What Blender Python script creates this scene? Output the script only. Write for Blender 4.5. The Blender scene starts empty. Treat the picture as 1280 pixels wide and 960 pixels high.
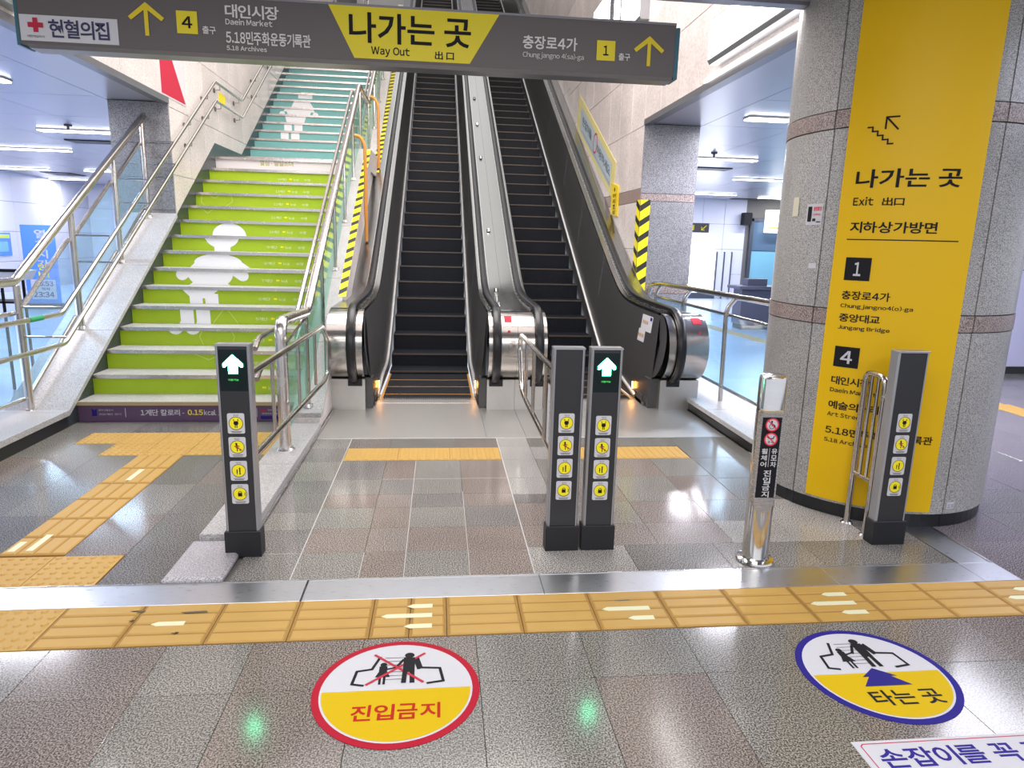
import bpy, bmesh, math, random
from mathutils import Vector, Matrix
random.seed(7)
R = math.radians
SC = bpy.context.scene
COL = SC.collection

# ---------------------------------------------------------------- camera
cam = bpy.data.cameras.new('camera')
cam.sensor_fit = 'HORIZONTAL'; cam.sensor_width = 36.0; cam.lens = 850/1280*36
cam.clip_start = .05; cam.clip_end = 200
co = bpy.data.objects.new('camera', cam); COL.objects.link(co)
co.matrix_world = Matrix(((0.99435686, -0.0035128, -0.10602873, 0), (-0.10303392, 0.20606785, -0.97309817, 0),
                          (0.02526741, 0.9785314, 0.20454304, 1.6), (0, 0, 0, 1)))
SC.camera = co

# ---------------------------------------------------------------- world, exposure, added fill lights
w = bpy.data.worlds.new('world'); SC.world = w; w.use_nodes = True
w.node_tree.nodes['Background'].inputs[0].default_value = (.86, .90, 1, 1)
w.node_tree.nodes['Background'].inputs[1].default_value = 0.75
SC.view_settings.view_transform = 'Standard'; SC.view_settings.look = 'None'
SC.view_settings.exposure = 0.35; SC.view_settings.gamma = 1
SC.view_settings.use_curve_mapping = False
SC.cycles.use_denoising = True
SC.cycles.max_bounces = 6; SC.cycles.transparent_max_bounces = 10
SC.cycles.sample_clamp_indirect = 6

def area(name, loc, sx, sy, power, color, rot=(0, 0, 0)):
    l = bpy.data.lights.new(name, 'AREA'); l.shape = 'RECTANGLE'; l.size = sx; l.size_y = sy
    l.energy = power; l.color = color
    o = bpy.data.objects.new(name, l); COL.objects.link(o); o.location = loc; o.rotation_euler = rot
    return o
AREAS = [  # unseen area lights, added to brighten concourse, void and halls
    ('fill_concourse_front', (-1.0, 1.3, 3.0), 6.0, 1.0, 88, (1, .97, .95), (0, 0, 0)),
    ('fill_concourse_back', (1.0, -1.2, 3.0), 6.0, 1.4, 120, (1, .97, .95), (R(18), 0, 0)),
    ('fill_void_lower', (-.3, 7.0, 6.6), 4.4, 4.4, 400, (1, .95, .93), (0, 0, 0)),
    ('fill_void_upper', (-.3, 18.2, 10.95), 4.6, 17.0, 270, (1, .98, .97), (R(23.9), 0, 0)),  # added so the escalator decks have something bright to reflect
    ('fill_left_hall', (-9.8, 6.3, 3.0), 4.6, 6.0, 330, (.91, .90, 1), (0, 0, 0)),
    ('fill_right_hall', (5.2, 6.4, 3.0), 1.5, 3.2, 150, (.88, .88, 1), (0, 0, 0)),  # added fill, hidden behind the column
    ('fill_right_side', (5.3, 2.6, 3.0), 2.5, 3.0, 80, (.74, .78, 1), (0, 0, 0)),
]
for a_ in AREAS: area(*a_)

# ---------------------------------------------------------------- materials
MATS = {}
def newmat(name):
    m = bpy.data.materials.new(name); m.use_nodes = True
    MATS[name] = m
    return m, m.node_tree, m.node_tree.nodes['Principled BSDF']
def plain(name, col, rough=.5, metal=0, emit=None, estr=0, noise=0, spec=.5):
    m, t, b = newmat(name)
    b.inputs['Base Color'].default_value = (*col, 1); b.inputs['Roughness'].default_value = rough
    b.inputs['Metallic'].default_value = metal; b.inputs['Specular IOR Level'].default_value = spec
    if emit:
        b.inputs['Emission Color'].default_value = (*emit, 1); b.inputs['Emission Strength'].default_value = estr
    if noise:
        g = t.nodes.new('ShaderNodeNewGeometry'); n = t.nodes.new('ShaderNodeTexNoise'); n.inputs['Scale'].default_value = 9
        n.inputs['Detail'].default_value = 5
        t.links.new(g.outputs['Position'], n.inputs['Vector'])
        mx = t.nodes.new('ShaderNodeMix'); mx.data_type = 'RGBA'
        mx.inputs[6].default_value = (*[c*(1-noise) for c in col], 1); mx.inputs[7].default_value = (*[min(1, c*(1+noise)) for c in col], 1)
        t.links.new(n.outputs[0], mx.inputs[0]); t.links.new(mx.outputs[2], b.inputs['Base Color'])
    return m
def tinted(t, sock_in, target):
    oi = t.nodes.new('ShaderNodeObjectInfo'); mx = t.nodes.new('ShaderNodeMix'); mx.data_type = 'RGBA'; mx.blend_type = 'MULTIPLY'
    mx.inputs[0].default_value = 1
    t.links.new(sock_in, mx.inputs[6]); t.links.new(oi.outputs['Color'], mx.inputs[7]); t.links.new(mx.outputs[2], target)
def granite(name, dark, mid, light, rough=.25, scale=120, spec=.5, d0=.40, d1=.60, bump=.05):
    m, t, b = newmat(name)
    g = t.nodes.new('ShaderNodeNewGeometry')
    n = t.nodes.new('ShaderNodeTexNoise'); n.inputs['Scale'].default_value = scale; n.inputs['Detail'].default_value = 3
    v = t.nodes.new('ShaderNodeTexNoise'); v.inputs['Scale'].default_value = 1.6; v.inputs['Detail'].default_value = 4
    t.links.new(g.outputs['Position'], n.inputs['Vector']); t.links.new(g.outputs['Position'], v.inputs['Vector'])
    r = t.nodes.new('ShaderNodeValToRGB'); r.color_ramp.interpolation = 'LINEAR'
    e = r.color_ramp.elements; e[0].position = d0; e[0].color = (*dark, 1); e[1].position = d1; e[1].color = (*light, 1)
    k = e.new((d0+d1)/2); k.color = (*mid, 1)
    t.links.new(n.outputs[0], r.inputs[0])
    hs = t.nodes.new('ShaderNodeHueSaturation'); mr = t.nodes.new('ShaderNodeMapRange')
    mr.inputs[1].default_value = .3; mr.inputs[2].default_value = .7; mr.inputs[3].default_value = .88; mr.inputs[4].default_value = 1.12
    t.links.new(v.outputs[0], mr.inputs[0]); t.links.new(mr.outputs[0], hs.inputs['Value']); t.links.new(r.outputs[0], hs.inputs['Color'])
    tinted(t, hs.outputs[0], b.inputs['Base Color'])
    b.inputs['Roughness'].default_value = rough; b.inputs['Specular IOR Level'].default_value = spec
    bp = t.nodes.new('ShaderNodeBump'); bp.inputs['Strength'].default_value = bump; bp.inputs['Distance'].default_value = .002
    t.links.new(n.outputs[0], bp.inputs['Height'])
    if bump: t.links.new(bp.outputs[0], b.inputs['Normal'])
    return m
def brushed(name, col, rough=.28, vec=(1, 1, 40), metal=1.0):
    m, t, b = newmat(name)
    b.inputs['Metallic'].default_value = metal
    g = t.nodes.new('ShaderNodeNewGeometry'); mp = t.nodes.new('ShaderNodeMapping'); mp.inputs['Scale'].default_value = vec
    n = t.nodes.new('ShaderNodeTexNoise'); n.inputs['Scale'].default_value = 6; n.inputs['Detail'].default_value = 4
    t.links.new(g.outputs['Position'], mp.inputs[0]); t.links.new(mp.outputs[0], n.inputs['Vector'])
    mr = t.nodes.new('ShaderNodeMapRange'); mr.inputs[3].default_value = rough*.7; mr.inputs[4].default_value = rough*1.35
    t.links.new(n.outputs[0], mr.inputs[0]); t.links.new(mr.outputs[0], b.inputs['Roughness'])
    mx = t.nodes.new('ShaderNodeMix'); mx.data_type = 'RGBA'
    mx.inputs[6].default_value = (*[c*.9 for c in col], 1); mx.inputs[7].default_value = (*[min(1, c*1.08) for c in col], 1)
    t.links.new(n.outputs[0], mx.inputs[0]); t.links.new(mx.outputs[2], b.inputs['Base Color'])
    return m
def glassmat(name, col, alpha):
    m, t, b = newmat(name)
    t.nodes.remove(b)
    tr = t.nodes.new('ShaderNodeBsdfTransparent'); tr.inputs[0].default_value = (*col, 1)
    gl = t.nodes.new('ShaderNodeBsdfGlossy'); gl.inputs['Roughness'].default_value = .03
    df = t.nodes.new('ShaderNodeBsdfDiffuse'); df.inputs[0].default_value = (*col, 1)
    lw = t.nodes.new('ShaderNodeLayerWeight'); lw.inputs[0].default_value = .5
    pw = t.nodes.new('ShaderNodeMath'); pw.operation = 'POWER'; pw.inputs[1].default_value = 5
    fr = t.nodes.new('ShaderNodeMath'); fr.operation = 'MULTIPLY_ADD'; fr.inputs[1].default_value = .6; fr.inputs[2].default_value = .03
    t.links.new(lw.outputs['Facing'], pw.inputs[0]); t.links.new(pw.outputs[0], fr.inputs[0])
    m1 = t.nodes.new('ShaderNodeMixShader'); m1.inputs[0].default_value = alpha
    m2 = t.nodes.new('ShaderNodeMixShader')
    t.links.new(tr.outputs[0], m1.inputs[1]); t.links.new(df.outputs[0], m1.inputs[2])
    t.links.new(fr.outputs[0], m2.inputs[0]); t.links.new(m1.outputs[0], m2.inputs[1]); t.links.new(gl.outputs[0], m2.inputs[2])
    t.links.new(m2.outputs[0], t.nodes['Material Output'].inputs[0])
    return m

G_FLOOR = granite('polished_floor_granite', (.055, .05, .048), (.205, .195, .182), (.40, .385, .36), .14, 170, d0=.40, d1=.60, bump=0)
G_GREY = granite('grey_pier_granite', (.12, .12, .13), (.24, .24, .25), (.34, .335, .35), .3, 150)
G_COL = granite('column_granite', (.17, .168, .165), (.345, .337, .328), (.47, .46, .45), .3, 170)
G_BAND = granite('red_band_granite', (.11, .085, .08), (.29, .23, .215), (.42, .35, .33), .3, 150)
G_CAP = granite('pale_cap_granite', (.30, .29, .295), (.45, .44, .44), (.57, .56, .56), .35, 150)
G_TREAD = granite('tread_granite', (.31, .31, .30), (.45, .45, .43), (.55, .55, .52), .4, 150)
G_DARK = granite('dark_stringer_granite', (.015, .022, .024), (.03, .042, .045), (.055, .07, .075), .3, 110)
G_BEIGE = granite('beige_wall_stone', (.56, .50, .48), (.69, .63, .61), (.78, .73, .71), .32, 45, d0=.3, d1=.7)
G_BLOCK = granite('lilac_block_granite', (.26, .25, .27), (.42, .40, .43), (.54, .52, .56), .35, 150)
GROUT = plain('grout', (.20, .19, .18), .9)
GROUT_L = plain('pale_grout', (.50, .49, .47), .9)
BLACKB = plain('black_skirting', (.012, .013, .015), .3)
YEL = plain('tactile_yellow', (.50, .30, .068), .5, noise=.06)
PALEY = plain('glow_strip_cream', (.72, .72, .48), .5)
STEEL = brushed('brushed_steel', (.62, .61, .60), .26, (1, 1, 30))
STEEL_F = brushed('steel_floor_strip', (.56, .58, .62), .3, (3, 30, 1))
PLATE = brushed('steel_comb_plate', (.62, .605, .58), .42, (3, 30, 1))
PIPE = brushed('rail_steel', (.60, .56, .52), .2, (2, 2, 2))
PIPEW = brushed('pale_rail_steel', (.72, .68, .66), .25, (2, 2, 2))
CHROME = brushed('bollard_chrome', (.74, .72, .70), .13, (1, 1, 4))
DECK = brushed('deck_steel', (.33, .335, .33), .20, (1, 8, 8))
DARKP = brushed('dark_panel_steel', (.10, .097, .10), .35, (1, 30, 1), metal=.45)
RUBBER = plain('black_rubber', (.008, .008, .011), .33)
STEPM = plain('step_dark', (.008, .010, .016), .5, spec=.3)
STEPY = plain('step_edge_orange', (.50, .27, .06), .6)
NOSEM = plain('step_nosing_highlight', (.13, .105, .085), .4, metal=.4)  # brownish highlight along the step nosings, put into the colour
COMBM = plain('comb_dark', (.12, .10, .085), .45, metal=.6)
SYEL = plain('safety_yellow', (.95, .60, .01), .5)
TAPEY = plain('tape_yellow', (.92, .80, .01), .5)
TAPEK = plain('tape_black', (.02, .02, .015), .5)
POSTK = plain('post_anthracite', (.024, .025, .030), .42)
POSTB = plain('post_base_black', (.010, .011, .015), .5)
ALU = plain('post_aluminium', (.42, .43, .46), .35, metal=.7)
WHITE = plain('print_white', (.58, .58, .62), .6, spec=.2)
WHITEP = plain('figure_white', (.92, .92, .95), .5)
RISERTX = plain('riser_small_print', (.62, .72, .34), .5)
BLACK = plain('print_black', (.010, .010, .014), .6, spec=.2)
PYEL = plain('print_yellow', (.90, .78, .01), .5)
PRED = plain('print_red', (.72, .03, .06), .5)
PRED2 = plain('print_soft_red', (.50, .03, .06), .6, spec=.2)
PBLUE = plain('print_navy', (.022, .016, .20), .6, spec=.2)
OLIVE = plain('print_olive', (.40, .38, .12), .5)
GREEN = plain('riser_green', (.36, .52, .010), .5, noise=.05)
TEAL = plain('riser_teal', (.20, .47, .46), .5, noise=.05)
LIME = plain('print_pale_green', (.55, .68, .15), .5)
PURP = plain('riser_purple', (.115, .062, .135), .5)
PURP2 = plain('upper_riser_purple', (.25, .12, .30), .5)
RWHITE = plain('riser_white', (.70, .66, .66), .5)
SIGNG = plain('sign_grey', (.115, .100, .100), .45)
SIGNY = plain('sign_yellow', (.80, .66, .008), .45)
SIGNT = plain('sign_teal_end', (.02, .13, .18), .4)
SIGNW = plain('sign_panel_white', (.62, .62, .66), .5)
SIGNTX = plain('sign_letter_white', (.72, .70, .70), .5)
ARROWY = plain('sign_arrow_yellow', (.78, .60, .01), .5)
BANY = plain('banner_yellow', (.78, .48, .002), .45, spec=.3)
ORANGE = plain('orange_foam', (.62, .26, .05), .5)
NAVY = plain('banner_blue', (.10, .28, .78), .5)
CEIL = plain('metal_ceiling', (.44, .43, .48), .28, metal=.45)
CEILN = plain('void_ceiling', (.70, .68, .68), .5)
BEAM = plain('ceiling_edge_trim', (.22, .22, .24), .35, metal=.5)
TILEW = plain('white_wall_tile', (.66, .67, .76), .4, spec=.25)
LAV = plain('lavender_wall_panel', (.62, .62, .86), .3)
TILEF = plain('far_hall_floor', (.44, .56, .72), .22)
GLASSB = glassmat('blue_glass', (.74, .89, .985), .10)
GLASSG = glassmat('green_glass', (.62, .87, .78), .12)
SHOPG = plain('shop_glass', (.20, .48, .62), .1)
DOORK = plain('door_frame_dark', (.06, .07, .09), .4)
BENCHM = plain('desk_grey', (.10, .11, .16), .4)
LIGHTM = plain('light_panel', (.9, .9, .9), .5, emit=(.93, .96, 1), estr=9)
LIGHTW = plain('light_box', (.9, .9, .9), .5, emit=(1, .99, .98), estr=4)
DOORL = plain('bright_doorway', (.9, .9, .9), .5, emit=(.95, .97, 1), estr=3)
SHOPS = plain('lit_shop_sign', (.9, .9, .9), .5, emit=(.95, 1, .95), estr=1.6)
GRNARR = plain('green_led', (.1, .9, .5), .5, emit=(.10, 1, .48), estr=26)
GRNGLOW = plain('led_halo_screen', (.0, .05, .04), .3, emit=(0, .16, .11), estr=.35)
GRNTXT = plain('led_text', (.1, .9, .2), .5, emit=(.1, .9, .1), estr=.6)
SCREENK = plain('screen_black', (.004, .012, .014), .12)
LAMPO = plain('comb_lamp_orange', (1, .5, .1), .5, emit=(1, .42, .08), estr=30)
DIRT = plain('dirt_mark', (.16, .13, .10), .9)
GREENTAPE = plain('green_tape', (.02, .33, .12), .5)

# ---------------------------------------------------------------- builders
ORG = {}
def W(p): return ORG.get(p.name, Vector((0, 0, 0))) if p is not None else Vector((0, 0, 0))
def tag(o, label=None, cat=None, group=None, kind=None):
    if label: o['label'] = label
    if cat: o['category'] = cat
    if group: o['group'] = group
    if kind: o['kind'] = kind
    return o
def thing(name, loc, label=None, cat=None, group=None, kind=None):
    o = bpy.data.objects.new(name, None); COL.objects.link(o); o.location = loc; o.empty_display_size = .05
    ORG[o.name] = Vector(loc)
    return tag(o, label, cat, group, kind)
class MB:
    def __init__(s): s.v = []; s.f = []
    def add(s, vs, fs):
        n = len(s.v); s.v += [tuple(v) for v in vs]; s.f += [tuple(n+i for i in f) for f in fs]; return s
    def box(s, x0, x1, y0, y1, z0, z1):
        return s.add([(x, y, z) for z in (z0, z1) for y in (y0, y1) for x in (x0, x1)],
                     [(0, 2, 3, 1), (4, 5, 7, 6), (0, 1, 5, 4), (2, 6, 7, 3), (0, 4, 6, 2), (1, 3, 7, 5)])
    def slab(s, x0, x1, y0, y1, z0, z1, b=.003):
        # box with a chamfered upper edge
        return s.add([(x0, y0, z0), (x1, y0, z0), (x1, y1, z0), (x0, y1, z0), (x0, y0, z1-b), (x1, y0, z1-b), (x1, y1, z1-b), (x0, y1, z1-b),
                      (x0+b, y0+b, z1), (x1-b, y0+b, z1), (x1-b, y1-b, z1), (x0+b, y1-b, z1)],
                     [(0, 3, 2, 1), (0, 1, 5, 4), (1, 2, 6, 5), (2, 3, 7, 6), (3, 0, 4, 7), (4, 5, 9, 8), (5, 6, 10, 9), (6, 7, 11, 10), (7, 4, 8, 11), (8, 9, 10, 11)])
    def prism(s, poly, a0, a1, axis='x'):
        # poly in the other two axes, extruded along axis
        def P(a, p):
            return (a, p[0], p[1]) if axis == 'x' else ((p[0], a, p[1]) if axis == 'y' else (p[0], p[1], a))
        n = len(poly)
        return s.add([P(a0, p) for p in poly]+[P(a1, p) for p in poly],
                     [tuple(range(n))[::-1], tuple(range(n, 2*n))]+[(i, (i+1) % n, n+(i+1) % n, n+i) for i in range(n)])
    def tube(s, pts, r, n=10, closed=False):
        pts = [Vector(p) for p in pts]; m = len(pts); rings = []
        up = None
        for i, p in enumerate(pts):
            if closed: t = (pts[(i+1) % m]-pts[i-1])
            else: t = pts[min(i+1, m-1)]-pts[max(i-1, 0)]
            t.normalize()
            if up is None:
                up = Vector((0, 0, 1)) if abs(t.z) < .9 else Vector((0, 1, 0))
            a = t.cross(up)
            if a.length < 1e-4: a = t.cross(Vector((1, 0, 0)))
            a.normalize(); b = a.cross(t).normalized(); up = b
            rings.append([p+a*math.cos(2*math.pi*k/n)*r+b*math.sin(2*math.pi*k/n)*r for k in range(n)])
        vs = [v for q in rings for v in q]; fs = []
        for i in range(m if closed else m-1):
            j = (i+1) % m
            for k in range(n): fs.append((i*n+k, i*n+(k+1) % n, j*n+(k+1) % n, j*n+k))
        if not closed: fs += [tuple(range(n))[::-1], tuple((m-1)*n+k for k in range(n))]
        return s.add(vs, fs)
    def cyl(s, c, r, z0, z1, n=24, r1=None):
        r1 = r if r1 is None else r1
        return s.add([(c[0]+r*math.cos(2*math.pi*k/n), c[1]+r*math.sin(2*math.pi*k/n), z0) for k in range(n)] +
                     [(c[0]+r1*math.cos(2*math.pi*k/n), c[1]+r1*math.sin(2*math.pi*k/n), z1) for k in range(n)],
                     [tuple(range(n))[::-1], tuple(range(n, 2*n))]+[(k, (k+1) % n, n+(k+1) % n, n+k) for k in range(n)])
    def lathe(s, c, prof, n=32):
        m = len(prof)
        vs = [(c[0]+r*math.cos(2*math.pi*k/n), c[1]+r*math.sin(2*math.pi*k/n), z) for (r, z) in prof for k in range(n)]
        fs = [(i*n+k, i*n+(k+1) % n, (i+1)*n+(k+1) % n, (i+1)*n+k) for i in range(m-1) for k in range(n)]
        fs += [tuple(range(n))[::-1], tuple((m-1)*n+k for k in range(n))]
        return s.add(vs, fs)
    def strip(s, A, B):
        n = len(A)
        return s.add(list(A)+list(B), [(i, i+1, n+i+1, n+i) for i in range(n-1)])
    def arc(s, c, r0, r1, a0, a1, z0, z1, n=12):
        vs = []
        for k in range(n+1):
            a = R(a0+(a1-a0)*k/n)
            for (r, z) in ((r0, z0), (r1, z0), (r1, z1), (r0, z1)): vs.append((c[0]+r*math.cos(a), c[1]+r*math.sin(a), z))
        fs = [(4*k+i, 4*k+(i+1) % 4, 4*k+4+(i+1) % 4, 4*k+4+i) for k in range(n) for i in range(4)]
        fs += [(3, 2, 1, 0), (4*n, 4*n+1, 4*n+2, 4*n+3)]
        return s.add(vs, fs)
    def build(s, name, mat, parent=None, smooth=False, kind=None, color=None, label=None):
        o_ = W(parent)
        me = bpy.data.meshes.new(name)
        me.from_pydata([(v[0]-o_.x, v[1]-o_.y, v[2]-o_.z) for v in s.v], [], s.f); me.update()
        bm = bmesh.new(); bm.from_mesh(me); bmesh.ops.recalc_face_normals(bm, faces=bm.faces); bm.to_mesh(me); bm.free()
        me.materials.append(mat)
        if smooth:
            for p in me.polygons: p.use_smooth = True
            try: me.set_sharp_from_angle(angle=R(35))
            except Exception: pass
        o = bpy.data.objects.new(name, me); COL.objects.link(o)
        if parent is not None:
            o.parent = parent; ORG[o.name] = o_
        if kind: o['kind'] = kind
        if color: o.color = (*color, 1)
        if label: o['label'] = label
        return o
def solo(name, mb, mat, label, cat, group=None, smooth=False):
    # a top-level single mesh with its origin at the base centre
    xs = [v[0] for v in mb.v]; ys = [v[1] for v in mb.v]; zs = [v[2] for v in mb.v]
    c = Vector(((min(xs)+max(xs))/2, (min(ys)+max(ys))/2, min(zs)))
    mb.v = [(v[0]-c.x, v[1]-c.y, v[2]-c.z) for v in mb.v]
    o = mb.build(name, mat, None, smooth); o.location = c; ORG[o.name] = c
    return tag(o, label, cat, group)
def copy_tree(o, parent=None):
    c = o.copy(); COL.objects.link(c)
    if parent is not None: c.parent = parent
    for ch in list(o.children): copy_tree(ch, c)
    return c

# text as flat print
TC = {}
def glyph1(ch, bold):
    bold = 0.0 if bold < .008 else .02
    # outline of one character as flat faces; Latin letters and digits in their upright sans form
    k = (ch, bold)
    if k in TC: return TC[k]
    full = chr(ord(ch)+0xFEE0) if 0x21 <= ord(ch) <= 0x7E else ch
    cu = bpy.data.curves.new('tmp', 'FONT'); cu.body = full; cu.fill_mode = 'FRONT'; cu.offset = bold; cu.resolution_u = 3
    o = bpy.data.objects.new('tmp', cu); COL.objects.link(o)
    bpy.context.view_layer.update()
    me = o.to_mesh()
    vs = [(v.co.x, v.co.y) for v in me.vertices]; fs = [tuple(p.vertices) for p in me.polygons]
    o.to_mesh_clear(); bpy.data.objects.remove(o); bpy.data.curves.remove(cu)
    TC[k] = (vs, fs); return TC[k]
PHRASES = ('나가는 곳', '出口', '지하상가방면', '충장로4가', '중앙대교', '대인시장', '예술의거리', '5.18민주화운동기록관', '헌혈의집', '대한적십자사', '출구', '진입금지', '타는 곳',
           '손잡이를 꼭 잡으세요', '휠체어', '유모차', '이용가능', '안전수칙', '주의', '뛰지마세요', '불법촬영', '신고해주세요', '계단', '수명', '1계단 칼로리 -', 'kcal / 수명 +4초', '광주교통공사', '건강계단 걷기',
           '건강보험', '국민건강보험공단', '열심 · 일일소녀', '이용하세요', '손잡이를', '머리조심', '열차시간', '안내', '막차', 'Way Out', 'Exit', 'Daein Market', 'Archives', 'Chungjangno 4(sa)-ga', 'Jungang Bridge', 'Art Street', '0.15', '12/16', '05:53', '23:34')
for ch_ in sorted(set(''.join(PHRASES)) - {' '}):
    for b_ in (0.0, .02): glyph1(ch_, b_)
def glyphs(body, bold=0.0):
    V, F, x = [], [], 0.0
    for ch in body:
        if ch == ' ': x += .26; continue
        vs, fs = glyph1(ch, bold) if ch != '-' else ([(0, .25), (.26, .25), (.26, .33), (0, .33)], [(0, 1, 2, 3)])
        lo, hi = min(v[0] for v in vs), max(v[0] for v in vs)
        if ord(ch) > 0x2E80: lo, hi = min(lo, .06), max(hi, .80)
        n = len(V); V += [(v[0]-lo+x, v[1]) for v in vs]; F += [tuple(n+i for i in f) for f in fs]
        x += hi-lo+(.065 if ord(ch) < 0x2E80 else .05)
    xs = [v[0] for v in V]; ys = [v[1] for v in V]
    return V, F, (min(xs), max(xs), min(ys), max(ys))
class Dec(MB):
    # flat print in (u, v) mapped onto a surface by f
    def __init__(s, f): super().__init__(); s.m = f
    def text(s, body, u0, u1, v0, v1, bold=0.0):
        vs, fs, bb = glyphs(body, bold)
        q = [(u0+(a-bb[0])/(bb[1]-bb[0])*(u1-u0), v0+(b-bb[2])/(bb[3]-bb[2])*(v1-v0)) for a, b in vs]
        s.add([s.m(*p) for p in q], fs); return s
    def poly(s, pts):
        # overlapping strokes are laid a hair apart
        s.k = getattr(s, 'k', -1)+1
        a, b, c = Vector(s.m(*pts[0])), Vector(s.m(pts[0][0]+.001, pts[0][1])), Vector(s.m(pts[0][0], pts[0][1]+.001))
        n = (b-a).cross(c-a).normalized()*(3e-5*(s.k % 24))
        s.add([tuple(Vector(s.m(*p))+n) for p in pts], [tuple(range(len(pts)))]); return s
    def rect(s, u0, u1, v0, v1): return s.poly([(u0, v0), (u1, v0), (u1, v1), (u0, v1)])
    def ell(s, c, ru, rv, n=28, a0=0, a1=360):
        return s.poly([(c[0]+ru*math.cos(R(a0+(a1-a0)*k/n)), c[1]+rv*math.sin(R(a0+(a1-a0)*k/n))) for k in range(n if a1-a0 == 360 else n+1)])
    def rectn(s, u0, u1, v0, v1, n=10):
        return s.add([s.m(u0+(u1-u0)*k/n, v) for v in (v0, v1) for k in range(n+1)], [(k, k+1, n+2+k, n+1+k) for k in range(n)])
    def ring(s, c, r, t, n=40):
        for k in range(n):
            a, b = 2*math.pi*k/n, 2*math.pi*(k+1)/n
            s.poly([(c[0]+r*math.cos(a), c[1]+r*math.sin(a)), (c[0]+r*math.cos(b), c[1]+r*math.sin(b)),
                    (c[0]+(r-t)*math.cos(b), c[1]+(r-t)*math.sin(b)), (c[0]+(r-t)*math.cos(a), c[1]+(r-t)*math.sin(a))])
        return s
    def line(s, pts, w):
        for (a, b) in zip(pts, pts[1:]):
            d = Vector((b[0]-a[0], b[1]-a[1])); L = d.length
            if L < 1e-6: continue
            d /= L; n = Vector((-d.y, d.x))*w/2; e = d*w*.35
            s.poly([(a[0]-e.x+n.x, a[1]-e.y+n.y), (a[0]-e.x-n.x, a[1]-e.y-n.y), (b[0]+e.x-n.x, b[1]+e.y-n.y), (b[0]+e.x+n.x, b[1]+e.y+n.y)])
        return s
def onY(y): return lambda u, v: (u, y, v)            # wall facing the viewer, u = x
def onX(x): return lambda u, v: (x, u, v)            # side wall, u = y
def onZ(z): return lambda u, v: (u, v, z)            # floor

def rnd(pts, r, n=5):
    # round the inner corners of a 3D path
    P = [Vector(p) for p in pts]; out = [P[0]]
    for i in range(1, len(P)-1):
        a, b, c = P[i-1], P[i], P[i+1]
        d1 = (a-b); d2 = (c-b); rr = min(r, d1.length*.49, d2.length*.49)
        p0 = b+d1.normalized()*rr; p1 = b+d2.normalized()*rr
        for k in range(n+1):
            t = k/n; out.append(p0*(1-t)**2+b*2*t*(1-t)+p1*t*t)
    out.append(P[-1]); return out

# ================================================================ THE SETTING
# shared unit slab copied for floor slabs, tiles and panels
UNIT = {}
def piece(name, x0, x1, y0, y1, z0, z1, mat, parent, color=None, bev=.003):
    key = (round(x1-x0, 3), round(y1-y0, 3), round(z1-z0, 3), mat.name)
    if key not in UNIT:
        o = MB().slab(0, x1-x0, 0, y1-y0, 0, z1-z0, bev).build(name, mat)
        UNIT[key] = o.data
    else:
        o = bpy.data.objects.new(name, UNIT[key]); COL.objects.link(o)
    o.parent = parent; p = W(parent); o.location = (x0-p.x, y0-p.y, z0-p.z)
    ORG[o.name] = p
    if color: o.color = (*color, 1)
    return o
def panelx(name, x, side, y0, y1, z0, z1, mat, parent, color=None, th=.02, b=.004):
    # wall panel in the plane x, facing side (+1/-1); pieces of one size share a mesh
    key = ('px', side, round(y1-y0, 3), round(z1-z0, 3), mat.name)
    if key not in UNIT:
        m = MB(); d = side*th; w_, h_ = y1-y0, z1-z0
        m.add([(-d, 0, 0), (-d, w_, 0), (-d, w_, h_), (-d, 0, h_), (0-side*b, 0, 0), (-side*b, w_, 0), (-side*b, w_, h_), (-side*b, 0, h_),
               (0, b, b), (0, w_-b, b), (0, w_-b, h_-b), (0, b, h_-b)],
              [(0, 1, 2, 3), (0, 1, 5, 4), (1, 2, 6, 5), (2, 3, 7, 6), (3, 0, 4, 7), (4, 5, 9, 8), (5, 6, 10, 9), (6, 7, 11, 10), (7, 4, 8, 11), (8, 9, 10, 11)])
        o = m.build(name, mat); UNIT[key] = o.data
    else:
        o = bpy.data.objects.new(name, UNIT[key]); COL.objects.link(o)
    o.parent = parent; p = W(parent); o.location = (x-p.x, y0-p.y, z0-p.z)
    if color: o.color = (*color, 1)
    return o

# ---- floor
floor = MB().box(-14, 16, -4, 6.84, -.30, -.018).box(-14, -1.0, 6.84, 34, -.30, -.018).box(2.5, 16, 6.84, 34, -.30, -.018) \
    .build('floor', GROUT, kind='structure')
ORG[floor.name] = Vector((0, 0, 0))
def tint(a, b_=None):
    k = random.uniform(-.06, .06); return tuple(c+k for c in a)
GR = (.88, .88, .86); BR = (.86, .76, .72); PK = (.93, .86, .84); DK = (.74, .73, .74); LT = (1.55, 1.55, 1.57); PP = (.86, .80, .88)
g_ = .0009
def slabs(xs, ys, cols, name='floor_slab', z=0.0, t=.016):
    for j in range(len(ys)-1):
        for i in range(len(xs)-1):
            c = cols(i, j) if callable(cols) else random.choice(cols)
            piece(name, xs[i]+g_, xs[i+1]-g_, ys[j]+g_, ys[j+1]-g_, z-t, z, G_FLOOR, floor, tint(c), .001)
# foreground, in front of the tactile line
fx = [-2.8, -1.934, -1.5, -1.067, -.734, -.3, .152, .586, 1.02, 1.45, 1.89, 2.33, 2.9, 3.6]
slabs(fx, [-.2, .5, 1.1, 1.68, 2.235, 2.545], [GR, GR, BR, GR, PK])
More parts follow.
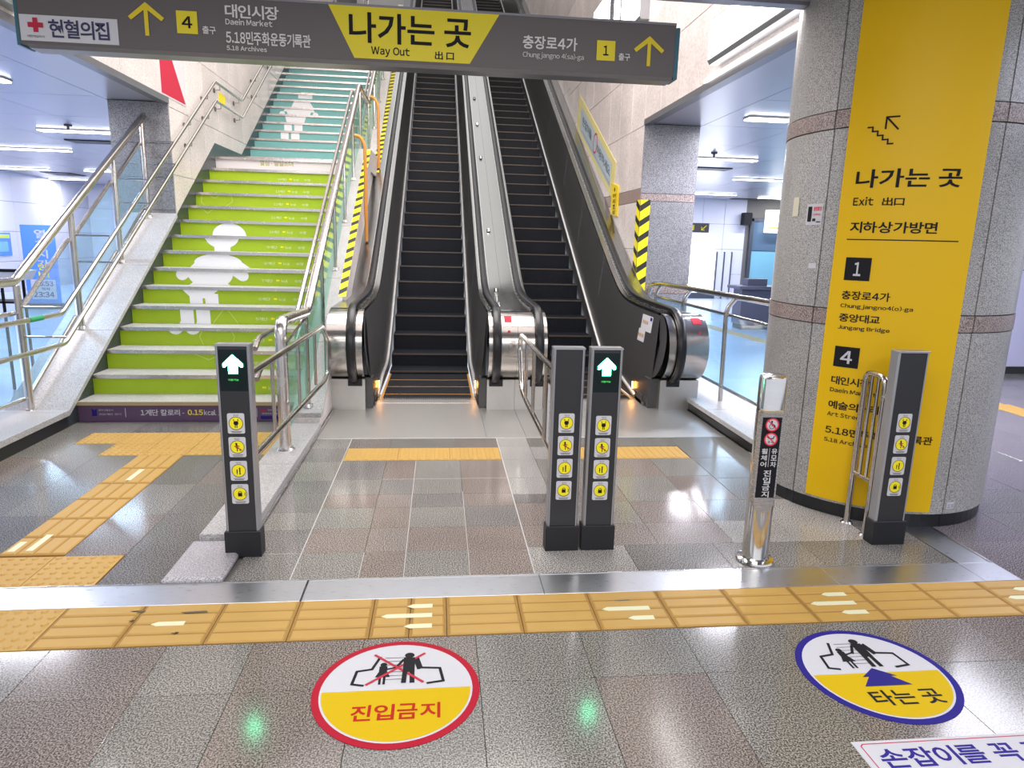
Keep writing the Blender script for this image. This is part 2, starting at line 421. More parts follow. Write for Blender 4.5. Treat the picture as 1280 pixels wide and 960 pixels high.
# the apron inside the metal strip, centre grid
rows = [3.055, 3.345, 3.645, 3.946, 4.165, 4.45, 4.852]
cc = {(0, 0): GR, (0, 1): BR, (0, 2): GR, (0, 3): BR, (0, 4): GR, (0, 5): DK, (1, 0): BR, (1, 1): PK, (1, 2): BR, (1, 3): PK, (1, 4): DK, (1, 5): BR,
      (2, 0): GR, (2, 1): BR, (2, 2): GR, (2, 3): DK, (2, 4): GR, (2, 5): GR, (3, 0): BR, (3, 1): BR, (3, 2): DK, (3, 3): BR, (3, 4): BR, (3, 5): BR}
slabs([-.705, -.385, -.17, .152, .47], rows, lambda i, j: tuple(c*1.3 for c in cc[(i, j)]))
slabs([-.705, -.385, .12, .47], [5.158, 5.42], [GR, PK])
# pale side strip left of the grid
slabs([-.985, -.705], [3.055, 3.34, 3.637, 3.89, 4.2, 4.43, 4.834, 5.16, 5.42], [tuple(c*1.25 for c in GR), (.95, .94, .95)])
# right of the white joint
slabs([.47, .80, 1.20, 1.63], [3.36, 3.645, 3.99], [tuple(c*1.2 for c in q) for q in (BR, GR, PK)])
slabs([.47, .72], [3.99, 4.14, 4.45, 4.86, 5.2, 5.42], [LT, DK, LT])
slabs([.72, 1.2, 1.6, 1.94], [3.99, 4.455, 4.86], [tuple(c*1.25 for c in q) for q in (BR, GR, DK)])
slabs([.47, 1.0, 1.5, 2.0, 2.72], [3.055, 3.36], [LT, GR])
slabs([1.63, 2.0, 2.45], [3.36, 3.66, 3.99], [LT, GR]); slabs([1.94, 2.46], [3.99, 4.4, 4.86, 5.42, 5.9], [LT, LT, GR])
slabs([.72, 1.33, 1.94], [5.17, 5.42], [GR, PK]); slabs([.72, .96], [4.86, 5.17], [LT])
slabs([2.46, 2.72], [3.36, 3.7, 4.2, 4.6, 5.0], [LT, GR]); slabs([2.0, 2.46], [5.9, 6.6], [LT])
slabs([2.72, 3.1], [3.6, 4.2, 4.9], [GR])
# stair side, left of the low kerb
slabs([-3.1, -2.75, -2.475, -2.19], [3.055, 3.4, 3.9, 4.4, 5.012], [GR, DK, GR, BR])
slabs([-1.87, -1.575, -1.255], [3.37, 3.9, 4.4, 5.012], [GR, DK, GR, BR]); slabs([-1.575, -1.27], [3.055, 3.37], [DK, GR])
slabs([-3.1, -2.79, -2.475], [5.012, 5.318], [DK, GR]); slabs([-3.1, -2.79], [5.318, 5.625], [GR])
slabs([-3.1, -2.5, -1.9, -1.255], [5.625, 5.97], [GR, DK]); slabs([-3.1, -2.52], [3.055, 3.06], [GR])
slabs([-3.5, -3.1], [3.055, 3.9, 4.7, 5.0], [GR]); slabs([-6, -5, -4, -3.5], [3.055, 3.9, 4.7, 5.0], [GR])
# right concourse beyond the side strip, violet grey
slabs([2.92, 3.4, 4.0, 4.6, 5.2, 5.8, 6.4], [2.86, 3.3, 3.7, 4.1, 4.7, 5.3], [PP, PP, DK])
# halls to either side (large polished slabs)
def hall(x0, x1, y0, y1, dx, dy):
    x = x0
    while x < x1-.01:
        y = y0
        while y < y1-.01:
            piece('hall_slab', x+g_, min(x+dx, x1)-g_, y+g_, min(y+dy, y1)-g_, -.016, 0, TILEF, floor, None, .001)
            y += dy
        x += dx
hall(-13.5, -3.5, 5.0, 31, 1.25, 2.0); slabs([4.6, 5.2, 5.8, 6.4], [5.3, 5.9, 6.5, 7.2], [PP, DK]); hall(2.96, 4.6, 5.3, 7.2, .82, 1.9); hall(2.96, 6.4, 7.2, 21, 1.15, 1.96); slabs([6.4, 7.2, 8.0, 8.8, 9.6, 10.4], [2.86, 3.6, 4.4, 5.2, 6.0, 6.8, 7.6, 8.4], [PP, DK, PP]); hall(6.4, 14.4, 8.4, 21, 1.6, 2.1)
# ---- inset steel strip and its side branch, in lengths that meet at mitres
def strip_piece(x0, x1, y0, y1):
    piece('metal_strip', x0+.001, x1-.001, y0, y1, -.016, .001, STEEL_F, floor, None, .001)
for a, b in ((-4.0, -2.45), (-2.45, -.62), (-.62, -.985+.37), (-.613, .49), (.49, 1.95), (1.95, 2.72)):
    if b-a > .05: strip_piece(a, b, 2.862, 3.05)
MB().add([(2.721, 2.862, .001), (2.92, 2.862, .001), (2.921, 3.05, .001), (2.721, 3.05, .001), (2.721, 2.862, -.015), (2.92, 2.862, -.015), (2.92, 3.05, -.015), (2.721, 3.05, -.015)],
         [(0, 1, 2, 3), (4, 7, 6, 5), (0, 4, 5, 1), (1, 5, 6, 2), (2, 6, 7, 3), (3, 7, 4, 0)]).build('metal_strip', STEEL_F, floor)
strip_piece(2.725, 2.905, 3.052, 3.62)
MB().box(-4, 2.72, 3.05, 3.056, -.01, .004).box(2.905, 2.92, 3.05, 3.6, -.01, .004).build('bright_edging', STEEL, floor)
# white joints
MB().box(-.708, -.703, 3.056, 5.42, -.01, .0006).box(.468, .474, 3.056, 5.42, -.01, .0006).box(-.172, -.169, 3.056, 4.85, -.01, .0005) \
    .box(.151, .1535, 3.056, 4.2, -.01, .0005).box(-.387, -.384, 3.056, 3.34, -.01, .0005).box(-.985, 2.0, 5.42, 5.426, -.01, .0006) \
    .box(-.985, -.705, 3.342, 3.345, -.01, .0005).box(-.385, .47, 4.448, 4.451, -.01, .0004).build('white_joint', GROUT_L, floor)
# ---- comb landing plate between kerb and comb
cp = thing('landing_plate', (0, 6.1, 0), kind='structure')
for x0, x1 in ((-.985, .39), (.39, .725), (.725, 1.06), (1.06, 2.46)):
    piece('floor_plate', x0+.001, x1-.001, 5.428, 6.83 if x1 > 0 else 6.83, -.016, .0015, PLATE, cp, None, .001)

# ---- tactile paving
tac = thing('floor_tactile_line', (0, 2.7, 0), kind='structure')
tac['kind'] = 'structure'
YELD = plain('tactile_groove', (.34, .185, .038), .7)
def two_tone(o, n):
    o.data.materials.append(YELD)
    for p in o.data.polygons[:n]: p.material_index = 1
    return o
def bar_block(x0, x1, y0, y1, bars_x=True, parent=tac, gap=.0012):
    m = MB().slab(x0+gap, x1-gap, y0+gap, y1-gap, -.012, .0015, .001)
    L, Wd = (x1-x0, y1-y0) if bars_x else (y1-y0, x1-x0)
    for k in range(4):
        c = (k+.5)*Wd/4; a0, a1 = .012, L-.012
        if bars_x: m.slab(x0+a0, x0+a1, y0+c-.033, y0+c+.033, .001, .0062, .005)
        else: m.slab(x0+c-.035, x0+c+.035, y0+a0, y0+a1, .001, .0062, .005)
    return two_tone(m.build('tactile_block', YEL, parent), 10)
def dot_block(x0, x1, y0, y1, parent=tac, n=6):
    m = MB().slab(x0+.002, x1-.002, y0+.002, y1-.002, -.012, .0015, .001)
    nx = max(1, round((x1-x0)/.053)); ny = max(1, round((y1-y0)/.053))
    for i in range(nx):
        for j in range(ny):
            cx, cy = x0+(i+.5)*(x1-x0)/nx, y0+(j+.5)*(y1-y0)/ny
            m.cyl((cx, cy), .0175, .001, .0075, 8, .010)
    return m.build('tactile_block', YEL, parent)
tx = [-1.593, -1.27, -.935, -.613, -.285, -.123, .034, .357, .686, 1.016, 1.337, 1.67, 1.995, 2.323, 2.65, 2.975, 3.3]
for a, b in zip(tx, tx[1:]): bar_block(a, b, 2.547, 2.86)
for a, b in ((-1.915, -1.593), (-2.24, -1.915), (-2.56, -2.24)): dot_block(a, b, 2.547, 2.86)
tb = thing('floor_tactile_stair_path', (-2.0, 4.2, 0), kind='structure')
ys_ = [3.385, 3.60, 3.845, 4.145, 4.42, 4.72, 5.014]
def y_at(y): return -2.193+(y-3.385)*.007
for a, b in zip(ys_, ys_[1:]): bar_block(-2.19, -1.87, a, b, False, tb, .0012)
for (a, b) in ((-1.907, -1.58), (-2.235, -1.907), (-2.56, -2.235)): dot_block(a, b, 3.06, 3.37, tb)
for k in range(5):
    x1_ = -2.475+.305*k
    dot_block(x1_, min(x1_+.305, -1.258), 5.016, 5.318, tb)
for k in range(6):
    x1_ = -2.785+.305*k
    dot_block(x1_, min(x1_+.305, -1.258), 5.32, 5.622, tb)
te = thing('floor_tactile_escalators', (.6, 5.0, 0), kind='structure')
for a, b in ((-.70, -.31), (-.31, .08), (.08, .466), (.96, 1.28), (1.28, 1.60), (1.60, 1.93)):
    m = MB().slab(a+.001, b-.001, 4.855, 5.155, -.012, .0015, .001)
    n = 6
    for k in range(n):
        c = a+(k+.5)*(b-a)/n; m.slab(c-.018, c+.018, 4.865, 5.145, .001, .0045, .004)
    m.build('tactile_block', YEL, te)
# glow strips in the tactile lines, worn spots
def gstrip(x0, x1, y, parent, w_=.016, point=True, z=.0068):
    m = MB().prism([(x0, y), (x0+.025 if point else x0, y-w_), (x1, y-w_), (x1, y+w_), (x0+.025 if point else x0, y+w_)], .0045, z, 'z')
    m.build('glow_strip', PALEY, parent)
for a in ((-.139, -.027, 2.779), (-.247, -.028, 2.702), (-.146, -.028, 2.619), (.725, .942, 2.704), (.823, .939, 2.625), (1.796, 1.917, 2.77), (1.70, 1.917, 2.692), (1.802, 1.926, 2.612),
          (-1.19, -1.055, 2.70), (2.782, 2.9, 2.766), (2.689, 2.9, 2.69)):
    gstrip(*a, tac)
for x, y0, y1 in ((-2.03, 4.47, 4.69), (-2.065, 3.43, 3.625), (-2.15, 3.424, 3.54)):
    MB().box(x-.017, x+.017, y0, y1, .005, .007).build('glow_strip', PALEY, tb)
for a in ((-1.10, -.99, 2.79), (.80, .875, 2.775), (-1.30, -1.27, 2.735), (-1.32, -1.25, 2.81), (-1.085, -1.06, 2.63)):
    MB().prism([(a[0], a[2]), (a[0]+.02, a[2]-.008), (a[1], a[2]-.004), (a[1]-.01, a[2]+.007), (a[0]+.03, a[2]+.003)], .0045, .0062, 'z').build('worn_spot', DIRT, tac)

# ---- stair geometry
def nz(k): return .178+.176*(k-1)              # nosing height of step k of the first flight
def ny(k): return 5.98+.2964*(k-1)
X0, X1 = -3.065, -1.25
stairs = thing('floor_staircase', ((X0+X1)/2, 5.98, 0), kind='structure')
tread_me = {}
def step(y, z, rise, mat, treadlen, parent=stairs):
    MB().box(X0, X1, y, y+.02, z-rise, z-.028).build('riser', mat, parent)
    m = MB().slab(X0, X1, y-.012, y+treadlen+.02, z-.03, z, .006); m.build('tread', G_TREAD, parent)
    MB().box(X0, X1, y-.019, y-.0122, z-.032, z+.0005).build('nosing', PIPEW if mat is not PURP else plain_bronze, parent)
plain_bronze = plain('bronze_nosing', (.42, .33, .20), .4)
for k in range(1, 16):
    mat = PURP if k == 1 else (RWHITE if k == 15 else GREEN)
    step(ny(k), nz(k), .176 if k > 1 else .178, mat, .2964 if k < 15 else 1.52)
Z2, Y2 = nz(15), 11.65
for k in range(1, 15): step(Y2+.296*(k-1), Z2+.178*k, .178, TEAL, .296 if k < 14 else 1.5)
Z3, Y3 = Z2+.178*14, Y2+.296*13+1.5
for k in range(1, 16): step(Y3+.296*(k-1), Z3+.178*k, .178, PURP2, .296 if k < 15 else 6)
def SL(y):       # line of the sloping granite beside the steps
    if y < 5.83: return .14
    if y < 10.15: return .14+.62*(y-5.83)
    if y < 11.45: return 2.82
    if y < 15.6: return 2.82+.605*(y-11.45)
    if y < 17.0: return 2.82+.605*4.15
    return 2.82+.605*4.15+.605*(y-17.0)
def SLR(y): return min(SL(y), 99) if y > 5.83 else .06
def slope_poly(ys, f, zb): return [(ys[0], zb)]+[(y, f(y)) for y in ys]+[(ys[-1], zb)]
def slope_stuff(name, x0, x1, ys, f, mat, depth=None, parent=None, label=None):
    m = MB(); n = len(ys)
    vs = []
    for y in ys:
        t = f(y); b = t-depth if depth else 0
        vs += [(x0, y, b), (x1, y, b), (x1, y, t), (x0, y, t)]
    fs = [(4*i+a, 4*i+(a+1) % 4, 4*i+4+(a+1) % 4, 4*i+4+a) for i in range(n-1) for a in range(4)]+[(3, 2, 1, 0), (4*n-4, 4*n-3, 4*n-2, 4*n-1)]
    return m.add(vs, fs).build(name, mat, parent)
st_l = thing('trim_left_stringer', (-3.3, 7, 0), kind='structure')
slope_stuff('stringer_face', -3.10, -3.066, [4.0, 5.80, 6.2, 8.0, 10.15, 11.45, 15.6, 17.0, 22], lambda y: SL(y)-.035 if y < 8.55 else SL(y), G_DARK, None, st_l)
slope_stuff('stringer_core', -3.50, -3.10, [4.0, 5.83, 8.55], lambda y: SL(y)-.045, G_CAP, None, st_l)
cys = [2.0, 3.2, 4.4, 5.74, 6.72, 7.64, 8.55]
for a, b in zip(cys, cys[1:]):
    f = lambda y: SL(y)
    ya, yb = a+.002, b-.002
    pts = [ya, yb] if not (a < 5.83 < b) else [ya, 5.83, yb]
    slope_stuff('cap_slab', -3.56, -3.055, pts, f, G_CAP, .045, st_l)
MB().box(-3.075, -3.062, 2.0, 5.80, 0, .09).box(-3.51, -3.10, 2.0, 4.0, 0, .094).build('black_base', BLACKB, st_l)
# right kerb and stringer between stairs and escalator
st_r = thing('trim_right_stringer', (-1.12, 5, 0), kind='structure')
for a, b in ((3.475, 3.90), (3.90, 4.62), (4.62, 5.20), (5.20, 5.72)):
    piece('kerb_slab', -1.25, -1.0, a+.001, b-.001, 0, .058, G_CAP, st_r, None, .004)
piece('end_block', -1.285, -1.01, 3.058, 3.473, 0, .026, G_BLOCK, st_r, None, .012)
MB().box(-.998, -.985, 3.475, 6.38, 0, .012).build('steel_bead', STEEL, st_r)
slope_stuff('stringer_core', -1.24, -1.01, [5.72, 5.83, 10.15, 11.45, 15.6, 17.0, 22], lambda y: SL(y)-.04, G_BEIGE, None, st_r)
ycs = [5.722, 6.6, 7.5, 8.4, 9.3, 10.15, 11.45, 12.4, 13.4, 14.5, 15.6]
for a, b in zip(ycs, ycs[1:]):
    pts = [a+.002, b-.002] if not a < 5.83 < b else [a, 5.83, b-.002]
    slope_stuff('cap_slab', -1.25, -1.0, pts, SL, G_CAP if a < 11 else G_BEIGE, .04, st_r)

# ---- walls
WL, WR = -3.07, 2.48
def beige(): return tint((1.0, .98, .97))
wl = MB().box(WL-.06, WL-.02, 8.56, 28, 0, 14).box(WL-.06, WL-.02, 4.3, 8.56, 3.06, 8).build('wall_left', GROUT, kind='structure')
wr = MB().box(WR+.02, WR+.06, 8.56, 28, 0, 14).box(WR+.02, WR+.06, 4.3, 8.56, 3.06, 8).build('wall_right', GROUT, kind='structure')
def Lz(y): return SL(y)
for side, X, wall, zoff in ((1, WL, wl, .04), (-1, WR, wr, .07)):
    for i in range(30):
        y0 = 8.57+.605*i if i < 23 else None
        if y0 is None: break
        y1 = y0+.602
        top = 1.6+.42*y1+.3
        lo = (Lz(y0) if side > 0 else max(0, .554*(y0-8.25)))-.1
        for j in range(0, 14):
            z0 = .742*j+zoff; z1 = z0+.738
            if z1 < lo or z0 > top: continue
            if side < 0 and j == 2:
                z1 = z0+.578
                panelx('band_panel', X, -side*-1, y0, y1-.003, z0+.582, z0+.738, G_BAND, wall, (1.15, 1.05, 1.0))
            panelx('wall_panel', X, side, y0, y1-.003, z0, z1, G_BEIGE, wall, beige())
    for i in range(7):          # over the side openings
        y1 = 8.567-.605*i; y0 = max(y1-.602, 4.3)
        for j in range(4, 8):
            z0 = max(.742*j+zoff, 3.10); z1 = .742*j+zoff+.738
            if z1 < 3.12: continue
            panelx('wall_panel', X, side, y0, y1-.003, z0, z1, G_BEIGE, wall, beige())
wb = MB().box(-3.2, 2.7, 28, 28.1, 8, 15).build('wall_back', CEILN, kind='structure')
# piers at the mouth of the stairwell
def pier(nm, x0, x1, joints, bands):
    p = thing(nm, ((x0+x1)/2, 8.8, 0), kind='structure')
    MB().box(x0+.01, x1-.01, 8.565, 9.2, 0, 3.05).build('pier_core', GROUT, p)
    for a, b in zip(joints, joints[1:]):
        m_ = G_BAND if (a in bands) else G_GREY
        MB().box(x0, x1, 8.55, 9.22, a+.003, b-.003).build('pier_panel', m_, p, color=tint((1, 1, 1)))
    return p
pier('wall_pier_left', -3.72, -3.072, [0, 1.12, 1.24, 1.86, 2.225, 2.375, 2.60, 3.05], [1.12])
pier('wall_pier_right', 2.482, 3.18, [0, 1.0, 1.12, 2.14, 2.235, 3.05], [1.0, 2.14])
MB().box(-3.72, -3.68, 9.2, 30, 0, 3.05).build('wall_left_back', TILEW, kind='structure')
MB().box(3.14, 3.18, 9.2, 21, 0, 3.05).build('wall_right_back', TILEW, kind='structure')
# ---- ceilings
ceil = MB().box(-13.5, 14.6, -4, 4.29, 3.09, 3.13).box(-13.5, -3.1, 4.29, 31, 3.09, 3.13).box(2.51, 14.6, 4.29, 21.2, 3.09, 3.13).build('ceiling', GROUT, kind='structure')
def cpan(x0, x1, y0, y1):
    key = ('c', round(x1-x0, 2), round(y1-y0, 2))
    if key not in UNIT:
        o = MB().box(0, x1-x0, 0, y1-y0, 0, .03).build('ceiling_panel', CEIL); UNIT[key] = o.data
    else:
        o = bpy.data.objects.new('ceiling_panel', UNIT[key]); COL.objects.link(o)
    o.parent = ceil; o.location = (x0, y0, 3.055)
def cfield(x0, x1, y0, y1, dx, dy):
    nx = round((x1-x0)/dx); n_ = round((y1-y0)/dy)
    for i in range(nx):
        for j in range(n_):
            a, b = x0+(x1-x0)*i/nx, x0+(x1-x0)*(i+1)/nx; c, d = y0+(y1-y0)*j/n_, y0+(y1-y0)*(j+1)/n_
            cpan(a+.004, b-.004, c+.004, d-.004)
cfield(-11.2, -3.74, 5.4, 23.5, 1.24, 1.5); cfield(3.2, 9.0, 5.4, 20.9, 1.16, 1.55); cfield(-3.74, -3.16, 4.35, 8.55, .58, 4.2); cfield(2.56, 3.2, 4.35, 8.55, .6, 4.2)
cfield(9.0, 14.5, 8.5, 20.9, 2.7, 3.1); cfield(-11.2, 10, .3, 4.29, 1.2, 1.33); cfield(-11.2, -3.74, 4.3, 5.4, 1.24, 1.1); cfield(3.2, 9, 4.3, 5.4, 1.16, 1.1)
MB().box(-3.16, -3.06, 4.3, 8.56, 3.035, 3.10).box(2.47, 2.57, 4.3, 8.56, 3.035, 3.10).box(-3.16, 2.57, 4.26, 4.34, 3.035, 3.10) \
    .build('trim_ceiling_edge', BEAM, kind='structure')
MB().box(-3.13, 2.54, 4.2, 4.3, 3.10, 7.4).box(-3.13, 2.54, 4.2, 9.5, 7.3, 7.4).build('ceiling_void', CEILN, kind='structure')
MB().add([(-3.13, 9.5, 7.4), (2.54, 9.5, 7.4), (2.54, 28, 15.6), (-3.13, 28, 15.6), (-3.13, 9.5, 7.3), (2.54, 9.5, 7.3), (2.54, 28, 15.5), (-3.13, 28, 15.5)],
         [(0, 1, 2, 3), (4, 7, 6, 5), (0, 4, 5, 1), (1, 5, 6, 2), (2, 6, 7, 3), (3, 7, 4, 0)]).build('ceiling_slope', CEILN, kind='structure')
# ---- far walls
fw = MB().box(-11.3, -11.24, 2, 31, 0, 3.09).build('wall_hall_left', GROUT, kind='structure')
for i in range(14):
    for j in range(4):
        y0 = 9.0+1.2*i
        panelx('wall_tile', -11.2, 1, y0, y0+1.19, .77*j+.0, .77*j+.76, TILEW, fw)
fb = MB().box(-11.3, -3.7, 23.8, 23.9, 0, 3.09).build('wall_hall_left_end', GROUT, kind='structure')
def paney(name, x0, x1, y, z0, z1, mat, parent):
    key = ('py', round(x1-x0, 3), round(z1-z0, 3), mat.name)
    if key not in UNIT:
        o = MB().box(0, x1-x0, 0, .03, 0, z1-z0).build(name, mat); UNIT[key] = o.data
    else:
        o = bpy.data.objects.new(name, UNIT[key]); COL.objects.link(o)
    o.parent = parent; o.location = (x0, y, z0)
for i in range(6):
    for j in range(4): paney('wall_tile', -11.2+1.24*i+.005, -11.2+1.24*(i+1)-.005, 23.77, .77*j+.003, .77*j+.763, TILEW, fb)
fr_ = MB().box(3.1, 14.6, 21.0, 21.1, 0, 3.09).build('wall_hall_right_end', GROUT, kind='structure')
xs_ = [8.42, 9.05, 9.55]
for i in range(9):
    for j in range(4):
        a = 3.2+.70*i
        if a > 9.0: continue
        paney('wall_tile', a+.005, a+.695, 20.97, .77*j+.003, .77*j+.763, TILEW, fr_)
for i in range(4):
    for j in range(4): paney('wall_tile', 11.6+.7*i+.005, 11.6+.7*i+.695, 20.97, .77*j+.003, .77*j+.763, TILEW, fr_)
wlav = MB().box(6.05, 13.2, 8.45, 8.6, 0, 3.09).build('wall_lavender', GROUT, kind='structure')
for i in range(6):
    paney('wall_panel', 6.06+1.19*i, 6.06+1.19*(i+1)-.008, 8.42, .10, 1.4, LAV, wlav); paney('wall_panel', 6.06+1.19*i, 6.06+1.19*(i+1)-.008, 8.42, 1.41, 3.05, LAV, wlav)
MB().box(6.05, 13.2, 8.40, 8.45, 0, .09).build('baseboard_lavender', BLACKB, kind='structure')

# ================================================================ ESCALATORS
def G(y, y0=8.05, s=.12):
    d = y-y0; return .554*(math.sqrt(d*d+s)+d)/2
def DZ(y): return .95+G(y, 8.05)-.006          # deck height
def NZ(y): return max(0, G(y, 8.25, .04)-.01)      # step nosing surface
def TZ(y):                                      # top of the skirt trim
    if y < 7.5: return .04+.10*max(0, (y-6.86))/.64*1.0
    return .14+G(y, 8.25, .04)-.015
YE = 27.0
ysamp = [6.52, 6.8, 7.0, 7.2, 7.4, 7.55, 7.7, 7.85, 8.0, 8.15, 8.3, 8.5, 8.7, 9.0, 9.5, 10.5, 12, 14, 17, 20, YE]
DC, DR = (6.52, .62), .33
def base(y): return max(0, NZ(y)-.45)
def half_disc(n=16, r=DR): return [(DC[0]+r*math.cos(R(90+180*k/n)), DC[1]+r*math.sin(R(90+180*k/n))) for k in range(n+1)]
def balustrade(parent, xo, xi_top, xi_bot, xh, s, joint=None, has_outer=True, drum_out=None):
    # s = +1 when the steps lie on the +x side of this balustrade
    do = xo if drum_out is None else drum_out
    lo, hi = min(do, xi_top), max(do, xi_top)
    # newel drum in brushed steel, dark cheek on the step side
    MB().prism([p for p in half_disc()]+[(6.60, .29), (6.60, .944)], lo, hi, 'x').build('newel_drum', STEEL_B, parent, True)
    # plinth
    MB().slab(lo+.0, hi, 6.39, 6.62, 0, .30, .004).build('newel_plinth', PLATE, parent)
    # deck
    A = [(xo, y, DZ(y)) for y in ysamp]; B = [(xi_top, y, DZ(y)) for y in ysamp]
    m = MB().strip(A, B); m.strip([(a[0], a[1], a[2]-.05) for a in A], A); m.strip(B, [(b[0], b[1], b[2]-.03) for b in B])
    m.build('deck', DECK, parent, True)
    # inner panels, in lengths
    cuts = [6.52, 7.55, 9.0, 10.5, 12, 14, 17, 20, YE]
    for a, b in zip(cuts, cuts[1:]):
        yy = [y for y in ysamp if a <= y <= b]
        yy[0] += .004
        m = MB().strip([(xi_top, y, DZ(y)-.03) for y in yy], [(xi_bot, y, TZ(y)) for y in yy])
        if a < 6.6:
            n = 14; vs = [(xi_top-s*.001, DC[0], DC[1])]; 
            arc = [(DC[0]+(DR-.012)*math.cos(R(90+200*k/n)), DC[1]+(DR-.012)*math.sin(R(90+200*k/n))) for k in range(n+1)]
            for q in arc: vs.append((xi_top+(xi_bot-xi_top)*max(0, (.92-q[1]))/.9+s*.004, q[0], q[1]))
            m.add(vs, [(0, k, k+1) for k in range(1, n+1)])
            m.add([(xi_top+(xi_bot-xi_top)*.7+s*.004, 6.44, .30), (xi_bot, 6.8, .06), (xi_bot, 7.0, TZ(7.0)), (xi_top+s*.004, 6.53, .9)], [(0, 1, 2, 3)])
        m.build('inner_panel', DARKP, parent, True)
    # skirt below the trim and the bright trim itself
    xs2 = xi_bot+s*.012
    MB().strip([(xs2, y, TZ(y)) for y in ysamp], [(xs2, y, base(y)) for y in ysamp]).box(min(xi_bot, xs2), max(xi_bot, xs2), 6.62, 6.86, 0, .10).build('skirt', DARKP, parent, True)
    MB().tube([(xi_bot+s*.010, y, TZ(y)) for y in [6.86]+ysamp[2:]], .018, 8).build('skirt_trim', TRIM, parent, True)
    # guide rail and handrail
    hy = [y for y in ysamp if y >= 6.52]
    MB().strip([(xh-.052, y, DZ(y)+.012) for y in hy], [(xh+.052, y, DZ(y)+.012) for y in hy]) \
        .strip([(xh-.052, y, DZ(y)+.012) for y in hy], [(xh-.052, y, DZ(y)-.01) for y in hy]) \
        .strip([(xh+.052, y, DZ(y)+.012) for y in hy], [(xh+.052, y, DZ(y)-.01) for y in hy]).build('handrail_guide', STEEL, parent, True)
    rr = DR+.035
    path = [(6.56, .255), (6.50, .262)]+[(DC[0]+rr*math.cos(R(262-172*k/20)), DC[1]+rr*math.sin(R(262-172*k/20))) for k in range(21)]+[(y, DZ(y)+.035) for y in ysamp[1:]]
    prof = [(-.036, -.018), (-.040, 0), (-.034, .016), (-.018, .024), (.018, .024), (.034, .016), (.040, 0), (.036, -.018)]
    m = MB(); n = len(prof); P = [Vector((0, a, b)) for a, b in path]
    for i, p in enumerate(P):
        t = (P[min(i+1, len(P)-1)]-P[max(i-1, 0)]).normalized(); nrm = Vector((0, -t.z, t.y))
        m.v += [tuple(Vector((xh+u, 0, 0))+p+nrm*v) for u, v in prof]
    m.f += [(i*n+k, i*n+(k+1) % n, (i+1)*n+(k+1) % n, (i+1)*n+k) for i in range(len(P)-1) for k in range(n)]+[tuple(range(n))]
    m.build('handrail', RUBBER, parent, True)
    MB().box(xh-.055, xh+.075, 6.375, 6.395, .235, .30).build('handrail_inlet', RUBBER, parent)
    # outer cladding
    if has_outer:
        MB().strip([(xo, y, DZ(y)-.05) for y in ysamp], [(xo, y, base(y)) for y in ysamp]).build('outer_cladding', STEEL, parent, True)
    # closing sheet behind the inner panel
    ring_ = [(DC[0]+(DR-.015)*math.cos(R(90+180*k/14)), DC[1]+(DR-.015)*math.sin(R(90+180*k/14))) for k in range(15)]
    xa, xb = sorted((xi_top-s*.04, xi_top-s*.002))
    MB().prism(ring_+[(6.46, .302), (6.46, .002), (7.9, .002), (7.9, .92)], xa, xb, 'x').build('inner_lining', DARKP, parent)
    MB().prism([(6.46, .30), (6.46, .002), (6.90, .002), (7.35, .12), (7.0, .20), (6.6, .30)], min(xi_top, xi_bot)+.001, max(xi_top, xi_bot)-.001, 'x').build('kick_fairing', DARKP, parent)
    # comb lamp
    MB().box(xi_bot+s*.013, xi_bot+s*.018, 6.93, 6.965, .10, .17).build('comb_lamp', LAMPO, parent)
TRIM = brushed('trim_steel', (.80, .79, .78), .38, (1, 1, 1), metal=.6)
STEEL_B = brushed('newel_steel', (.50, .475, .45), .17, (30, 1, 1))
def step_mesh(x0, x1):
    m = MB(); D = .378
    m.box(x0, x1, 0, D, -.03, -.004).box(x0, x1, 0, .012, -.225, -.006)
    n = 40
    for k in range(n):
        c = x0+(k+.5)*(x1-x0)/n; h = (x1-x0)/n*.29
        m.add([(c-h, -.004, -.22), (c+h, -.004, -.22), (c+h, -.004, 0), (c-h, -.004, 0), (c-h, D, 0), (c+h, D, 0), (c-h, .0, -.22), (c+h, .0, -.22), (c-h, D, -.008), (c+h, D, -.008)],
              [(0, 1, 2, 3), (3, 2, 5, 4), (0, 3, 6), (1, 7, 2), (3, 4, 8, 6), (2, 7, 9, 5)])
    return m
